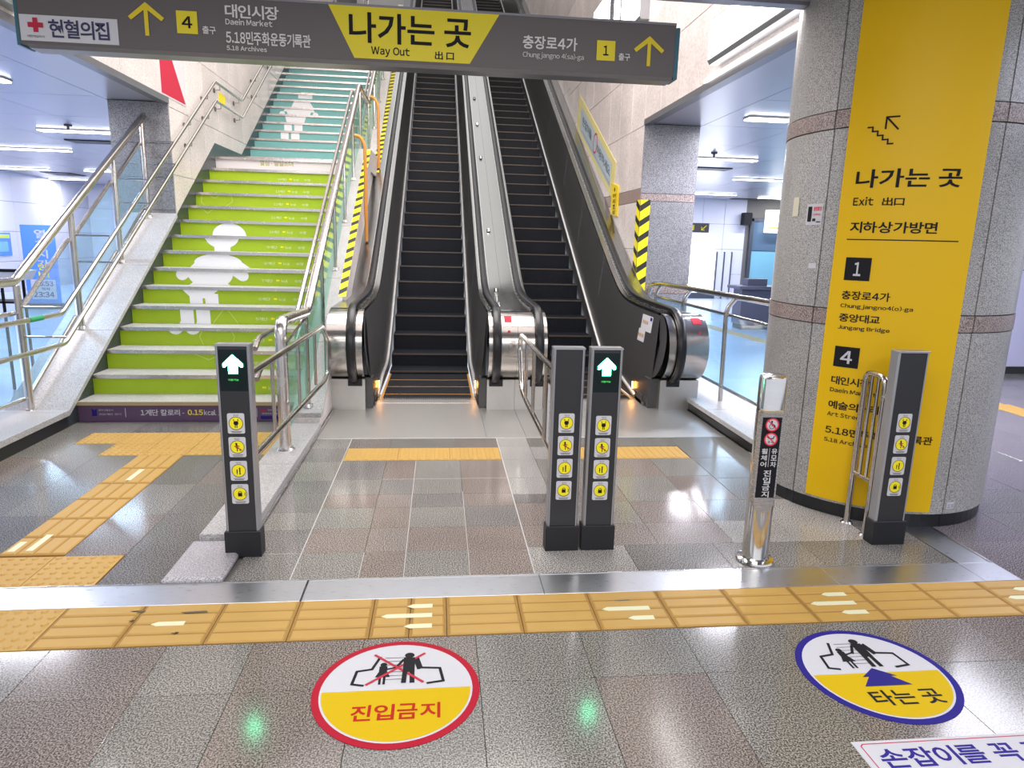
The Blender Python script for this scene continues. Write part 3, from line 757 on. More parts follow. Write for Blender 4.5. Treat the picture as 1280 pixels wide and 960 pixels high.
def steps(parent, x0, x1):
    proto = step_mesh(x0, x1).build('step', STEPM, None)
    edge = MB().box(x0, x1, -.006, .008, -.016, .0012).build('nosing_edge', NOSEM, None)
    mark = MB().box(x0, x1, -.0065, .006, -.010, .0016).box(x0, x0+.022, 0, .37, -.003, .0016).box(x1-.022, x1, 0, .37, -.003, .0016).build('demarcation', STEPY, None)
    proto.parent = parent; p = W(parent)
    y, k = 6.90-.20, 0
    while y < YE-.5:
        o = proto if k == 0 else proto.copy()
        if k: COL.objects.link(o)
        o.parent = parent; z = NZ(y) if y > 7.9 else 0.0
        o.location = (-p.x, y-p.y, z-p.z)
        q = (mark if k < 4 else edge).copy(); COL.objects.link(q); q.parent = o; q.location = (0, 0, 0)
        y += .375; k += 1
    bpy.data.objects.remove(edge); bpy.data.objects.remove(mark)
    # comb plate with teeth
    m = MB().slab(x0-.03, x1+.03, 6.66, 6.80, -.01, .0032, .0008)
    n = 44
    for i in range(n):
        c = x0+(i+.5)*(x1-x0)/n
        m.add([(c-.006, 6.80, .006), (c+.006, 6.80, .006), (c+.003, 6.90, .001), (c-.003, 6.90, .001), (c, 6.80, -.002)], [(0, 1, 2, 3), (0, 3, 4), (1, 4, 2)])
    m.build('comb_plate', PLATE, parent)
    MB().box(x0-.035, x0-.005, 6.80, 7.02, 0, .008).box(x1+.005, x1+.035, 6.80, 7.02, 0, .008).build('comb_corner', STEPY, parent)
e1 = thing('escalator', (-.1, 6.4, 0), 'left escalator of the pair, next to the green stairs, dark steps and steel balustrades', 'escalator', 'pair of escalators')
e2 = thing('escalator', (1.6, 6.4, 0), 'right escalator of the pair, along the stone wall, dark steps and dark side panels', 'escalator', 'pair of escalators')
balustrade(e1, -1.015, -.70, -.635, -.80, 1)
balustrade(e1, .722, .455, .385, .53, -1, has_outer=False)
balustrade(e2, .724, 1.00, 1.06, .925, 1, has_outer=False)
balustrade(e2, 2.47, 2.17, 2.07, 2.285, -1, drum_out=2.56)
steps(e1, -.60, .355); steps(e2, 1.085, 2.04)
# knobs on the middle deck
for y in (8.0, 9.45, 11.6, 12.9, 14.1, 15.6):
    m = MB().cyl((.655, y), .028, DZ(y), DZ(y)+.04, 14, .022); m.build('deck_knob', CHROME, e1, True)
MB().cyl((.60, 7.05), .03, .944, .985, 14, .02).build('deck_knob', CHROME, e1, True)
# stickers on the drums
def drum_sticker(x0, x1, parent, mat_, a0, a1):
    m = MB(); n = 4; r = DR+.0025
    vs = []
    for k in range(n+1):
        a = R(a0+(a1-a0)*k/n)
        vs += [(x0, DC[0]+r*math.cos(a), DC[1]+r*math.sin(a)), (x1, DC[0]+r*math.cos(a), DC[1]+r*math.sin(a))]
    return m.add(vs, [(2*k, 2*k+1, 2*k+3, 2*k+2) for k in range(n)]).build('warning_sticker', mat_, parent)
drum_sticker(.60, .67, e1, PRED2, 117, 132)
MB().cyl((0, 0), .012, 0, .01, 12)
def knob(x, a, parent):
    y, z = DC[0]+DR*math.cos(R(a)), DC[1]+DR*math.sin(R(a))
    MB().add([(x+.013*math.cos(t), y-.006, z+.013*math.sin(t)) for t in [2*math.pi*k/12 for k in range(12)]], [tuple(range(12))]).build('stop_button', PRED, parent)
knob(.64, 150, e1)
drum_sticker(2.42, 2.51, e2, PRED2, 115, 132); knob(2.47, 148, e2)
# notice sticker on the right dark panel
def onSlant(u, v):      # u = y, v = z on the slanted right panel
    z1, z0 = DZ(u)-.03, TZ(u); t = (z1-v)/(z1-z0)
    return (2.17+(2.07-2.17)*t-.004, u, v)
ds = Dec(onSlant); ds.rect(6.72, 7.08, .72, .885); ds.rect(6.9, 7.13, .60, .73)
nt = ds.build('warning_notice', WHITE, e2)
d = Dec(lambda u, v: tuple(Vector(onSlant(u, v))+Vector((-.002, 0, 0))))
for i in range(4): d.ell((7.02-.05*i, .81), .015, .022, 10); 
for i in range(4): d.ell((7.10-.05*i, .665), .015, .022, 10)
d.build('pictogram', STEPY, nt)
d = Dec(lambda u, v: tuple(Vector(onSlant(u, v))+Vector((-.002, 0, 0)))); d.rect(6.74, 6.80, .84, .875); d.build('logo', PBLUE, nt)

# ================================================================ RAILINGS
# ---- left railing on the sloping cap, with blue glass
rl = thing('stair_railing', (-3.35, 5.83, .14), 'steel post railing with blue glass on the pale granite slope left of the green stairs', 'railing')
XR = -3.35
def capz(y): return SL(y)
rail_top = [(XR, 2.6, 1.19), (XR, 5.80, 1.19), (XR, 8.60, 2.92)]
MB().tube(rnd(rail_top, .05), .036, 14).build('top_rail', PIPE, rl, True)
posts = [2.9, 4.37, 5.83, 6.76, 7.70, 8.48]
for y in posts:
    zt = 1.16 if y < 5.85 else 1.19+.618*(y-5.80)-.03
    MB().tube([(XR, y, capz(y)-.01), (XR, y, zt)], .026, 12).build('post', PIPE, rl, True)
    MB().cyl((XR, y), .05, capz(y)-.02, capz(y)+.012, 18, .04).build('post_flange', STEEL, rl, True)
for p0, p1 in zip(posts, posts[1:]):
    for dz, nm, r_ in ((.80, 'glass_clamp_bar', .020), (.10, 'glass_clamp_bar', .018)):
        MB().tube([(XR-.03, p0+.03, capz(p0)+dz), (XR-.03, p1-.03, capz(p1)+dz)], r_, 8).build(nm, PIPE, rl, True)
    MB().add([(XR-.036, p0+.03, capz(p0)+.10), (XR-.036, p1-.03, capz(p1)+.10), (XR-.036, p1-.03, capz(p1)+.80), (XR-.036, p0+.03, capz(p0)+.80),
              (XR-.026, p0+.03, capz(p0)+.10), (XR-.026, p1-.03, capz(p1)+.10), (XR-.026, p1-.03, capz(p1)+.80), (XR-.026, p0+.03, capz(p0)+.80)],
             [(0, 3, 2, 1), (4, 5, 6, 7), (0, 1, 5, 4), (2, 3, 7, 6), (1, 2, 6, 5), (3, 0, 4, 7)]).build('glass_pane', GLASSB, rl)
# inner double handrail, from the front over the stair to the landing and on
XH = -2.99
def hz(y, lo):  # height of the handrail over y
    b = .95 if not lo else .71
    if y < 5.745: return b
    if y < 10.05: return b+.612*(y-5.745)
    return b+.612*4.305
for lo in (0, 1):
    zb = hz(10.05, lo)
    pts = [(XH, 2.6, hz(3, lo)), (XH, 5.745, hz(5, lo)), (XH, 10.05, zb), (XH, 11.32, zb), (XH, 15.4, zb+.60*4.08), (XH, 16.8, zb+.60*4.08)]
    MB().tube(rnd(pts, .05), .019, 10).build('handrail', PIPE, rl, True)
for y in (5.83, 6.76, 7.70, 8.48):
    for lo in (0, 1):
        z = hz(y, lo); MB().tube([(XR, y, z-.012), (XH, y, z-.012)], .009, 8).build('handrail_arm', PIPE, rl, True)
for y in (9.0, 9.7, 10.25, 11.15, 12.2, 13.4, 14.6):
    for lo in (0, 1):
        z = hz(y, lo) if y < 11.32 else hz(11, lo)+.60*(y-11.32)
        MB().tube([(XH, y, z-.015), (XH, y, z-.06), (WL+.005, y, z-.07)], .009, 8).build('wall_bracket', PIPE, rl, True)
        MB().tube([(WL+.001, y, z-.07), (WL+.012, y, z-.07)], .032, 12).build('wall_rose', DARKP, rl, True)
MB().tube([(XH, 5.30, .95), (XH, 5.47, .95)], .0205, 12).build('green_tape_band', GREENTAPE, rl, True, label='green tape wrapped round the handrail')
solo('landing_sign', MB().box(WL+.001, WL+.012, 10.45, 10.72, 3.40, 3.53), TAPEY, 'tiny yellow wall plate between the two landing handrails', 'sign')

# ---- right railing of the stairs with green glass
rr_ = thing('stair_railing', (-1.13, 4.97, .06), 'steel railing with green glass between the green stairs and the left escalator', 'railing')
XP = -1.13
pr = [(XP, 4.97, .05), (XP, 4.97, 1.0), (XP, 5.95, .97), (XP, 10.30, 3.66), (XP, 11.55, 3.66), (XP, 15.6, 6.1)]
MB().tube(rnd(pr[:3], .10)[:-1]+[Vector((XP, 5.88, .972))], .043, 14).build('end_post', PIPEW, rr_, True)
MB().tube(rnd([(XP, 5.86, .965), (XP, 6.0, .98), (XP, 10.30, 3.68), (XP, 11.55, 3.68), (XP, 15.6, 6.12)], .05), .034, 12).build('top_rail', PIPEW, rr_, True)
for dz, nm, xx in ((-.05, 'handrail', -1.23), (-.27, 'handrail', -1.23)):
    q = [(-1.29, 4.88, .90+dz-.03), (-1.29, 5.0, .93+dz), (-1.24, 5.95, .95+dz), (xx, 6.05, 1.0+dz), (xx, 10.30, 3.66+dz), (xx, 11.55, 3.66+dz), (xx, 15.6, 6.1+dz)]
    MB().tube(rnd(q, .05), .021, 10).build(nm, PIPE, rr_, True)
MB().cyl((XP, 4.97), .07, .056, .072, 20, .055).build('post_flange', STEEL, rr_, True)
pp = [5.885, 6.75, 7.65, 8.5, 9.4, 10.3, 11.5, 12.5, 13.5, 14.5]
for y in pp:
    z0 = SL(y) if y > 5.9 else SL(y); zt = (.97+.62*(y-5.95)) if y < 10.3 else (3.68 if y < 11.55 else 3.68+.602*(y-11.55))
    MB().tube([(XP, y, z0-.02), (XP, y, zt)], .022, 10).build('post', PIPE, rr_, True)
    MB().cyl((XP, y), .05, z0-.02, z0+.012, 16, .04).build('post_flange', STEEL, rr_, True)
gp = [4.97]+pp
for a, b in zip(gp, gp[1:]):
    za, zb = (SL(a) if a > 5 else .06), SL(b)
    ta, tb_ = za+.74, zb+.74
    a_, b_ = a+.05, b-.03
    MB().add([(XP-.005, a_, za+.10), (XP-.005, b_, zb+.10), (XP-.005, b_, tb_), (XP-.005, a_, ta), (XP+.005, a_, za+.10), (XP+.005, b_, zb+.10), (XP+.005, b_, tb_), (XP+.005, a_, ta)],
             [(0, 3, 2, 1), (4, 5, 6, 7), (0, 1, 5, 4), (2, 3, 7, 6), (1, 2, 6, 5), (3, 0, 4, 7)]).build('glass_pane', GLASSG, rr_)
    MB().tube([(XP, a_, ta+.01), (XP, b_, tb_+.01)], .012, 8).build('glass_clamp_bar', PIPE, rr_, True)
# ---- orange foam hoops closing the gap beside the escalator
for nm, y, ztop, zlow, lab in (('guard_hoop', 9.1, 2.84, 1.56, 'orange foam-wrapped hoop bar beside the lower stair railing, nearer one'),
                               ('guard_hoop', 11.1, 3.68, 2.66, 'orange foam-wrapped hoop bar by the landing rail, farther one')):
    m = MB().tube(rnd([(-1.068, y, ztop+.01), (-1.00, y, ztop), (-.94, y, ztop-.10), (-.94, y, zlow)], .10, 8), .022, 10)
    solo(nm, m, ORANGE, lab, 'guard bar', None, True)

# ---- railing on the right kerb
kr = thing('trim_right_kerb', (2.7, 6.5, 0), kind='structure')
for a, b in ((4.9, 5.9), (5.9, 6.9), (6.9, 7.75), (7.75, 8.545)):
    MB().slab(2.455, 2.96, a+.002, b-.002, .085, .125, .004).build('cap_slab', G_CAP, kr)
MB().box(2.475, 2.95, 4.9, 8.545, 0, .086).build('black_base', BLACKB, kr)
rk = thing('kerb_railing', (2.75, 6.5, .125), 'steel railing with blue glass and bent posts between right escalator and round column', 'railing')
MB().tube(rnd([(2.66, 8.52, .99), (2.68, 8.50, 1.12), (2.74, 8.2, 1.14), (2.80, 4.95, 1.15)], .08), .028, 12).build('top_rail', PIPE, rk, True)
for y in (4.98, 6.25, 7.42, 8.42):
    MB().tube(rnd([(2.74, y, .12), (2.72, y, 1.02), (2.79, y-.05, 1.14)], .13, 6), .022, 12).build('post', PIPE, rk, True)
for y0, y1 in ((4.98, 6.25), (6.25, 7.42), (7.42, 8.42)):
    for z in (.97, .27): MB().tube([(2.735, y0+.02, z), (2.735, y1-.02, z)], .017, 8).build('glass_clamp_bar', PIPE, rk, True)
    MB().box(2.730, 2.740, y0+.03, y1-.03, .27, .97).build('glass_pane', GLASSB, rk)

# ---- barrier frame behind the left gate post
bf = thing('barrier_frame', (-1.0, 3.4, .04), 'low bent steel tube frame running from the left arrow post to the left escalator', 'barrier')
MB().tube(rnd([(-1.0, 3.397, .885), (-1.0, 5.92, .85), (-1.0, 6.12, .73), (-1.0, 6.10, .40), (-1.0, 5.95, .37), (-1.0, 3.397, .43)], .05), .020, 12).build('frame_tube', PIPE, bf, True)
for y in (4.14, 4.9, 5.55): MB().tube([(-1.0, y, .42), (-1.0, y, .87)], .012, 10).build('bar', PIPE, bf, True)
# ---- barrier with notice board behind the middle posts
bm_ = thing('barrier_frame', (.73, 3.4, .3), 'steel tube barrier with a white notice board behind the blank middle post', 'barrier')
XB = .715
MB().tube(rnd([(XB, 3.388, .83), (XB, 5.90, .80), (XB, 5.98, .70), (XB, 5.78, .34), (XB, 5.6, .31), (XB, 3.388, .28)], .08), .020, 12).build('frame_tube', PIPE, bm_, True)
for y in (4.38, 5.05, 5.5): MB().tube([(XB, y, .30), (XB, y, .81)], .014 if y > 4.4 else .026, 10).build('bar', PIPE, bm_, True)
bd = MB().box(XB-.014, XB+.014, 3.42, 4.33, .30, .74).build('notice_board', BLACKB, bm_)
Dec(onX(XB-.0155)).rect(3.45, 4.26, .325, .715).build('paper', WHITE, bd)
d = Dec(onX(XB-.017)); d.text('안전수칙', 4.05, 3.62, .655, .695, .02)
for i in range(8): d.text('· 손잡이를 꼭 잡으세요', 4.20, 3.60+.05*(i % 3), .600-.034*i, .617-.034*i)
o = d.build('lettering', BLACK, bd); o['kind'] = 'stuff'
# ---- hoop rail at the column
hr = thing('hoop_rail', (2.48, 3.57, 0), 'narrow upright steel hoop with inner bars beside the right gate post', 'rail')
XQ = 2.435
MB().tube(rnd([(XQ, 3.60, 0), (XQ, 3.60, .925), (XQ, 3.42, .925), (XQ, 3.42, 0)], .06), .017, 12).build('hoop', PIPE, hr, True)
MB().tube([(XQ, 3.42, .32), (XQ, 3.60, .32)], .013, 10).build('cross_bar', PIPE, hr, True)
MB().tube([(XQ, 3.42, .82), (XQ, 3.364, .82)], .016, 10).build('post_link', PIPE, hr, True)
for y in (3.48, 3.54): MB().tube([(XQ, y, .32), (XQ, y, .92)], .010, 10).build('bar', PIPE, hr, True)
for y in (3.60, 3.42): MB().cyl((XQ, y), .035, .001, .012, 16, .026).build('foot', STEEL, hr, True)

# ================================================================ GATE POSTS
def sticker_art(kind, cx, cz, parent, y):
    # white card, yellow disc, black pictogram, small lines
    c = MB()
    w_, h_, r_ = .0405, .051, .008
    pts = []
    for (sx, sz, a0) in ((1, 1, 0), (-1, 1, 90), (-1, -1, 180), (1, -1, 270)):
        for k in range(4):
            a = R(a0+30*k); pts.append((cx+sx*(w_-r_)+r_*math.cos(a), cz+sz*(h_-r_)+r_*math.sin(a)))
    c.prism(pts, y-.0018, y, 'y'); card = c.build('warning_sticker', WHITE, parent)
    d = Dec(onY(y-.0026)); d.ell((cx, cz+.001), .0325, .0305, 24); disc = d.build('yellow_disc', PYEL, card)
    d = Dec(onY(y-.0034)); d.ring((cx, cz+.001), .0335, .0022, 24)
    u, v = cx, cz
    if kind == 0:    # feet held between yellow lines
        d.ell((u, v+.002), .012, .011, 10); d.line([(u-.011, v+.022), (u-.007, v+.004)], .003); d.line([(u+.011, v+.022), (u+.007, v+.004)], .003); d.line([(u-.004, v+.004), (u-.004, v-.02)], .004); d.line([(u+.004, v+.004), (u+.004, v-.02)], .004)
    elif kind == 1:  # running figure
        d.ell((u-.004, v+.017), .005, .005, 10); d.line([(u-.003, v+.010), (u, v-.003)], .008); d.line([(u, v-.004), (u-.001, v-.02)], .004); d.line([(u, v-.004), (u+.014, v-.010), (u+.012, v-.018)], .004)
        d.line([(u-.003, v+.008), (u-.014, v+.004)], .003); d.line([(u-.003, v+.008), (u+.010, v+.004)], .003)
    elif kind == 2:  # two people, child held by the hand
        d.ell((u+.005, v+.013), .004, .004, 10); d.line([(u+.005, v+.007), (u+.005, v-.004)], .006); d.line([(u+.005, v-.004), (u+.003, v-.018)], .003); d.line([(u+.005, v-.004), (u+.008, v-.018)], .003)
        d.ell((u-.008, v+.005), .003, .003, 10); d.line([(u-.008, v), (u-.008, v-.008)], .005); d.line([(u-.008, v-.008), (u-.008, v-.017)], .003)
    else:            # lock-like sign
        d.ring((u, v+.006), .009, .003, 14); d.rect(u-.010, u+.010, v-.012, v+.006); d.line([(u+.024, v-.008), (u+.024, v+.008)], .003)
    d.build('pictogram', BLACK, card)
    d = Dec(onY(y-.0022)); d.text(('주의', '뛰지마세요', '주의', '주의')[kind], u-.012, u+.012, v+.037, v+.045)
    for i in range(2): d.rect(u-.026+.004*i, u+.026-.004*i, v-.041-.006*i, v-.0385-.006*i)
    o = d.build('lettering', BLACK, card); o['kind'] = 'stuff'
    if kind == 1:
        d = Dec(onY(y-.004)); d.line([(u+.004, v-.004), (u+.02, v-.016)], .004); d.ell((u-.003, v+.001), .006, .007, 10); d.build('red_mark', plainred, card)
plainred = plain('print_brown_red', (.42, .06, .02), .5)
def arrow_pts(cx, cz, s=1.0):
    P = [(0, .048), (.046, .004), (.046, -.012), (.038, -.014), (.022, -.002), (.022, -.044), (-.022, -.044), (-.022, -.002), (-.038, -.014), (-.046, -.012), (-.046, .004)]
    return [(cx+a*s, cz+b*s) for a, b in P]
def gate_post(x0, x1, y, screen, label, zst=(.70, .58, .458, .337)):
    t = thing('gate_post', ((x0+x1)/2, y+.03, 0), label, 'gate post', 'gate posts across the escalator entrance')
    cx = (x0+x1)/2; D = .062
    MB().box(x0+.010, x1-.010, y, y+D-.006, .13, 1.078).build('front_panel', POSTK, t)
    MB().prism([(x0, y+.004), (x0+.008, y-.003), (x0+.012, y-.002), (x0+.012, y+D), (x0, y+D)], .13, 1.085, 'z').build('side_profile', ALU, t, label='left aluminium side profile')
    MB().prism([(x1, y+.004), (x1-.008, y-.003), (x1-.012, y-.002), (x1-.012, y+D), (x1, y+D)], .13, 1.085, 'z').build('side_profile', ALU, t, label='right aluminium side profile')
    MB().box(x0+.012, x1-.012, y+D-.006, y+D, .13, 1.08).build('back_panel', POSTK, t)
    MB().slab(x0-.001, x1+.001, y-.004, y+D+.001, 1.08, 1.09, .002).build('top_cap', ALU, t)
    MB().slab(x0-.008, x1+.008, y-.010, y+D+.008, .001, .138, .003).build('base_cover', POSTB, t)
    if screen:
        s_ = MB().box(x0+.016, x1-.016, y-.0015, y+.002, .862, 1.064).build('display', SCREENK, t)
        Dec(onY(y-.0022)).poly(arrow_pts(cx, .992, 1.14)).build('arrow_halo', GRNGLOW, s_)
        Dec(onY(y-.0032)).poly(arrow_pts(cx, .992, 1.0)).build('green_arrow', GRNARR, s_, label='glowing green up arrow')
        d = Dec(onY(y-.0026)); d.text('이용가능', cx-.024, cx+.024, .912, .922); d.build('lettering', GRNTXT, s_)
    for i, z in enumerate(zst): sticker_art(i, cx-.001, z, t, y-.0005)
    return t
gate_post(-1.064, -.904, 3.325, True, 'dark gate post with green arrow display at far left, in front of the stairs')
gate_post(.567, .728, 3.315, False, 'dark gate post without display, left one of the middle pair')
gate_post(.760, .922, 3.315, True, 'dark gate post with green arrow display, right one of the middle pair', (.687, .568, .45, .332))
gate_post(2.400, 2.575, 3.30, False, 'dark gate post without display, beside the yellow column banner')

# ================================================================ BOLLARD
bo = thing('bollard', (1.645, 3.15, 0), 'polished steel bollard with a black no-entry plate for wheelchairs and prams', 'bollard')
BC = (1.645, 3.15); BR_ = .066
MB().lathe(BC, [(.092, .001), (.096, .006), (.092, .016), (.072, .022), (BR_, .03), (BR_, .97), (.062, .985), (.05, .992), (.0, .993)], 40).build('shaft', CHROME, bo, True)
ang = R(-4)
def onB(off):
    def f(u, v):
        lx, ly = u, -(BR_*.93+off)
        return (BC[0]-.012+lx*math.cos(ang)-ly*math.sin(ang), BC[1]+lx*math.sin(ang)+ly*math.cos(ang), v)
    return f
d = MB()
f0 = onB(.004); fb_ = onB(-.05)
def slabB(pts, off, back=-.04):
    m = MB(); f, g = onB(off), onB(back); n = len(pts)
    return m.add([f(*p) for p in pts]+[g(*p) for p in pts], [tuple(range(n)), tuple(range(n, 2*n))[::-1]]+[(i, (i+1) % n, n+(i+1) % n, n+i) for i in range(n)])
lip = [(-.056, .81), (.056, .81), (.056, .38), (.052, .355)]+[(.052*math.cos(R(-180*k/12)), .345+.055*math.sin(R(-180*k/12))) for k in range(13)]+[(-.052, .355), (-.056, .38)]
slabB(lip, .004).build('plate_frame', STEEL, bo)
pl_ = slabB([(-.047, .788), (.047, .788), (.047, .372), (-.047, .372)], .007).build('black_plate', BLACK, bo)
slabB([(-.050, .812), (.050, .812), (.050, .822), (-.050, .822)], .012).build('bronze_lip', plain_bronze, bo)
d = Dec(onB(.008))
for z in (.752, .678): d.ell((0, z), .033, .033, 24)
d.build('white_disc', WHITE, pl_)
d = Dec(onB(.009))
for z in (.752, .678): d.ring((0, z), .034, .007, 28); d.line([(-.023, z+.023), (.023, z-.023)], .0055)
d.build('prohibition_ring', PRED, pl_)
d = Dec(onB(.0085))
d.ell((-.003, .768), .005, .005, 10); d.line([(-.003, .762), (0, .748), (.012, .748), (.016, .738)], .006); d.ring((-.001, .744), .014, .003, 18)
d.line([(-.018, .69), (-.008, .682), (.012, .682), (.016, .694)], .005); d.ring((-.008, .664), .006, .003, 12); d.ring((.010, .664), .006, .003, 12); d.line([(-.006, .682), (.008, .668)], .003)
d.build('pictogram', BLACK, pl_)
d = Dec(onB(.009))
for i, ch in enumerate('휠체어'): d.text(ch, -.040, -.010, .602-.034*i, .630-.034*i, .02)
for i, ch in enumerate('유모차'): d.text(ch, .010, .040, .602-.034*i, .630-.034*i, .02)
d.rect(-.001, .001, .535, .632)
for i, ch in enumerate('진입금지'): d.text(ch, -.019, .019, .485-.037*i, .518-.037*i, .03)
d.build('lettering', WHITE, pl_)

# ================================================================ COLUMN AND BANNER
CC = (2.9, 4.2); CRD = .70
colm = thing('trim_round_column', (CC[0], CC[1], 0), kind='structure')
MB().cyl(CC, CRD-.03, 0, 3.06, 64).build('column_core', GROUT, colm, True)
lv = [.085, 1.155, 1.16, 1.275, 1.28, 2.265, 2.27, 2.39, 2.395, 3.055]
for (z0, z1, mt, dr) in ((.085, 1.162, G_COL, 0), (1.168, 1.258, G_BAND, .004), (1.264, 2.280, G_COL, 0), (2.286, 2.380, G_BAND, .004), (2.386, 3.055, G_COL, 0)):
    for k in range(5):
        a = 203.5+72*k
        MB().arc(CC, CRD-.03, CRD+dr, a+.35, a+71.65, z0, z1, 16).build('column_panel', mt, colm, color=tint((1, 1, 1)))
for k in range(5): MB().arc(CC, CRD-.05, CRD-.012, 203.5+72*k+.15, 203.5+72*k+71.85, .001, .085, 14).build('black_base', BLACKB, colm)
def onC(off):
    def f(u, v):    # u in metres along the arc from 217 degrees, v = height
        a = R(217)+u/CRD; return (CC[0]+(CRD+off)*math.cos(a), CC[1]+(CRD+off)*math.sin(a), v)
    return f
def deg(a): return R(a-217)*CRD
bn = thing('exit_banner', (2.5, 3.62, .09), 'tall yellow exit banner with black lettering wrapped round the granite column', 'banner')
m = MB(); n = 24
A = [onC(.0062)(deg(210.8)+(deg(268)-deg(210.8))*k/n, .10) for k in range(n+1)]; B = [onC(.0062)(deg(210.8)+(deg(268)-deg(210.8))*k/n, 3.05) for k in range(n+1)]
m.strip(A, B); m.build('sheet', BANY, bn, True)
def T(s_, u1, v0, v1, bold=.02, u0=0):
    q = Dec(onC(.0085)); q.text(s_, u0, u1, v0, v1, .02); q.build('lettering', BLACK, bn)
T('나가는 곳', .515, 1.945, 2.045, .02)
T('Exit', .105, 1.850, 1.897); T('出口', .255, 1.848, 1.893, .02, .148)
T('지하상가방면', .43, 1.700, 1.762, .025)
d = Dec(onC(.0085)); d.rectn(-.01, .545, 1.660, 1.666, 20); d.build('rule', BLACK, bn)
d = Dec(onC(.0085))
d.line([(.030, 2.268), (.055, 2.268), (.055, 2.245), (.082, 2.245), (.082, 2.222), (.109, 2.222), (.109, 2.199), (.136, 2.199), (.136, 2.176), (.162, 2.176)], .008)
d.line([(.118, 2.256), (.118, 2.315), (.178, 2.315)], .009); d.line([(.118, 2.315), (.178, 2.250)], .009)
d.build('stair_arrow', BLACK, bn)
for z_ in ((1.432, 1.562), (.925, 1.047)): d = Dec(onC(.0085)); d.rectn(0, .135, *z_); d.build('number_box', BLACK, bn)
T('충장로4가', .25, 1.322, 1.372, .025); T('Chungjangno4(o)-ga', .37, 1.268, 1.300, .005)
T('중앙대교', .215, 1.192, 1.240, .025); T('Jungang Bridge', .27, 1.142, 1.172, .005)
T('대인시장', .21, .818, .868, .025); T('Daein Market', .25, .770, .797, .005)
T('예술의거리', .27, .668, .718, .025); T('Art Street', .20, .622, .648, .005)
T('5.18민주화운동기록관', .575, .512, .562, .025); T('5.18 Archives', .26, .462, .488, .005)
for a_ in (('1', .048, .086, 1.458, 1.536, .03), ('4', .036, .100, .948, 1.024, .02)): d = Dec(onC(.0115)); d.text(*a_); d.build('exit_number', WHITE, bn)
# small notices on the column
def cstick(nm, a0, a1, z0, z1, mat, lab, off=.003, cat='sticker'):
    m = MB(); n = 6
    f, g = onC(off), onC(.0005)
    us = [deg(a0)+(deg(a1)-deg(a0))*k/n for k in range(n+1)]
    m.strip([f(u, z0) for u in us], [f(u, z1) for u in us]); m.strip([g(u, z0) for u in us], [f(u, z0) for u in us]); m.strip([f(u, z1) for u in us], [g(u, z1) for u in us])
    t = thing(nm, tuple(f(deg((a0+a1)/2), z0)), lab, cat)
    m.build('sheet', mat, t); return t
t = cstick('phone_notice', 192.5, 202.3, 1.745, 1.868, WHITE, 'white notice with a black phone picture, on the column left of the yellow banner')
d = Dec(onC(.005)); u0 = deg(193.5); d.rect(u0, u0+.030, 1.765, 1.853); d.ell((deg(197.2), 1.775), .006, .010, 10); d.ell((deg(198.2), 1.775), .006, .010, 10); d.rect(deg(199.2), deg(201.6), 1.760, 1.766)
d.build('phone_picture', BLACK, t)
d = Dec(onC(.005)); d.text('불법촬영', deg(197), deg(201.6), 1.828, 1.852, .03); d.text('신고해주세요', deg(197), deg(201.2), 1.800, 1.812, .01); d.build('red_lettering', PRED, t)
cstick('paper_tag', 181, 186, 1.80, 1.915, plain('paper_cream', (.62, .60, .46), .6), 'narrow faded cream paper on the left edge of the round column')
cstick('paper_tag', 197.5, 202.0, 1.49, 1.52, WHITE, 'small blank white tag on the column below the phone notice')
t = cstick('paper_tag', 277, 281.5, .115, .155, WHITE, 'small white code tag at the foot of the column, right of the banner')
d = Dec(onC(.005)); d.text('12/16', deg(277.6), deg(280.9), .122, .148); d.build('lettering', BLACK, t)
t.location = t.location

# ================================================================ PRINT ON THE RISERS
def clip(poly, lo, hi):
    for lim, sgn in ((lo, 1), (hi, -1)):
        out = []
        for i in range(len(poly)):
            a, b = poly[i], poly[(i+1) % len(poly)]
            ia, ib = (a[1]-lim)*sgn >= 0, (b[1]-lim)*sgn >= 0
            if ia: out.append(a)
            if ia != ib:
                t = (lim-a[1])/(b[1]-a[1]); out.append((a[0]+(b[0]-a[0])*t, lim))
        poly = out
        if len(poly) < 3: return []
    return poly
def E_(cx, cy, rx, ry, n=24): return [(cx+rx*math.cos(2*math.pi*k/n), cy+ry*math.sin(2*math.pi*k/n)) for k in range(n)]
def cap_(x0, s0, x1, s1, rx, rs):      # rounded limb, convex
    dx, ds = (x1-x0)/rx, (s1-s0)/rs; a = math.atan2(ds, dx)
    return [(x0+rx*math.cos(a+math.pi/2+math.pi*k/8), s0+rs*math.sin(a+math.pi/2+math.pi*k/8)) for k in range(9)]+[(x1+rx*math.cos(a-math.pi/2+math.pi*k/8), s1+rs*math.sin(a-math.pi/2+math.pi*k/8)) for k in range(9)]
def figure(polys, riser_y, riser_z, k0, k1, name, mat, parent=stairs, off=.0012):
    for k in range(k0, k1+1):
        m = MB()
        for i, p in enumerate(polys):
            q = clip(p, k-1+.005, k-.16)
            if q: m.add([(x, riser_y(k)-off-.0003*i, riser_z(k, s_)) for x, s_ in q], [tuple(range(len(q)))])
        if m.v: m.build(name, mat, parent)
r1y = lambda k: ny(k); r1z = lambda k, s_: nz(k)-.176+(s_-(k-1))*.176
r2y = lambda k: Y2+.296*(k-1); r2z = lambda k, s_: Z2+.178*(k-1)+(s_-(k-1))*.178
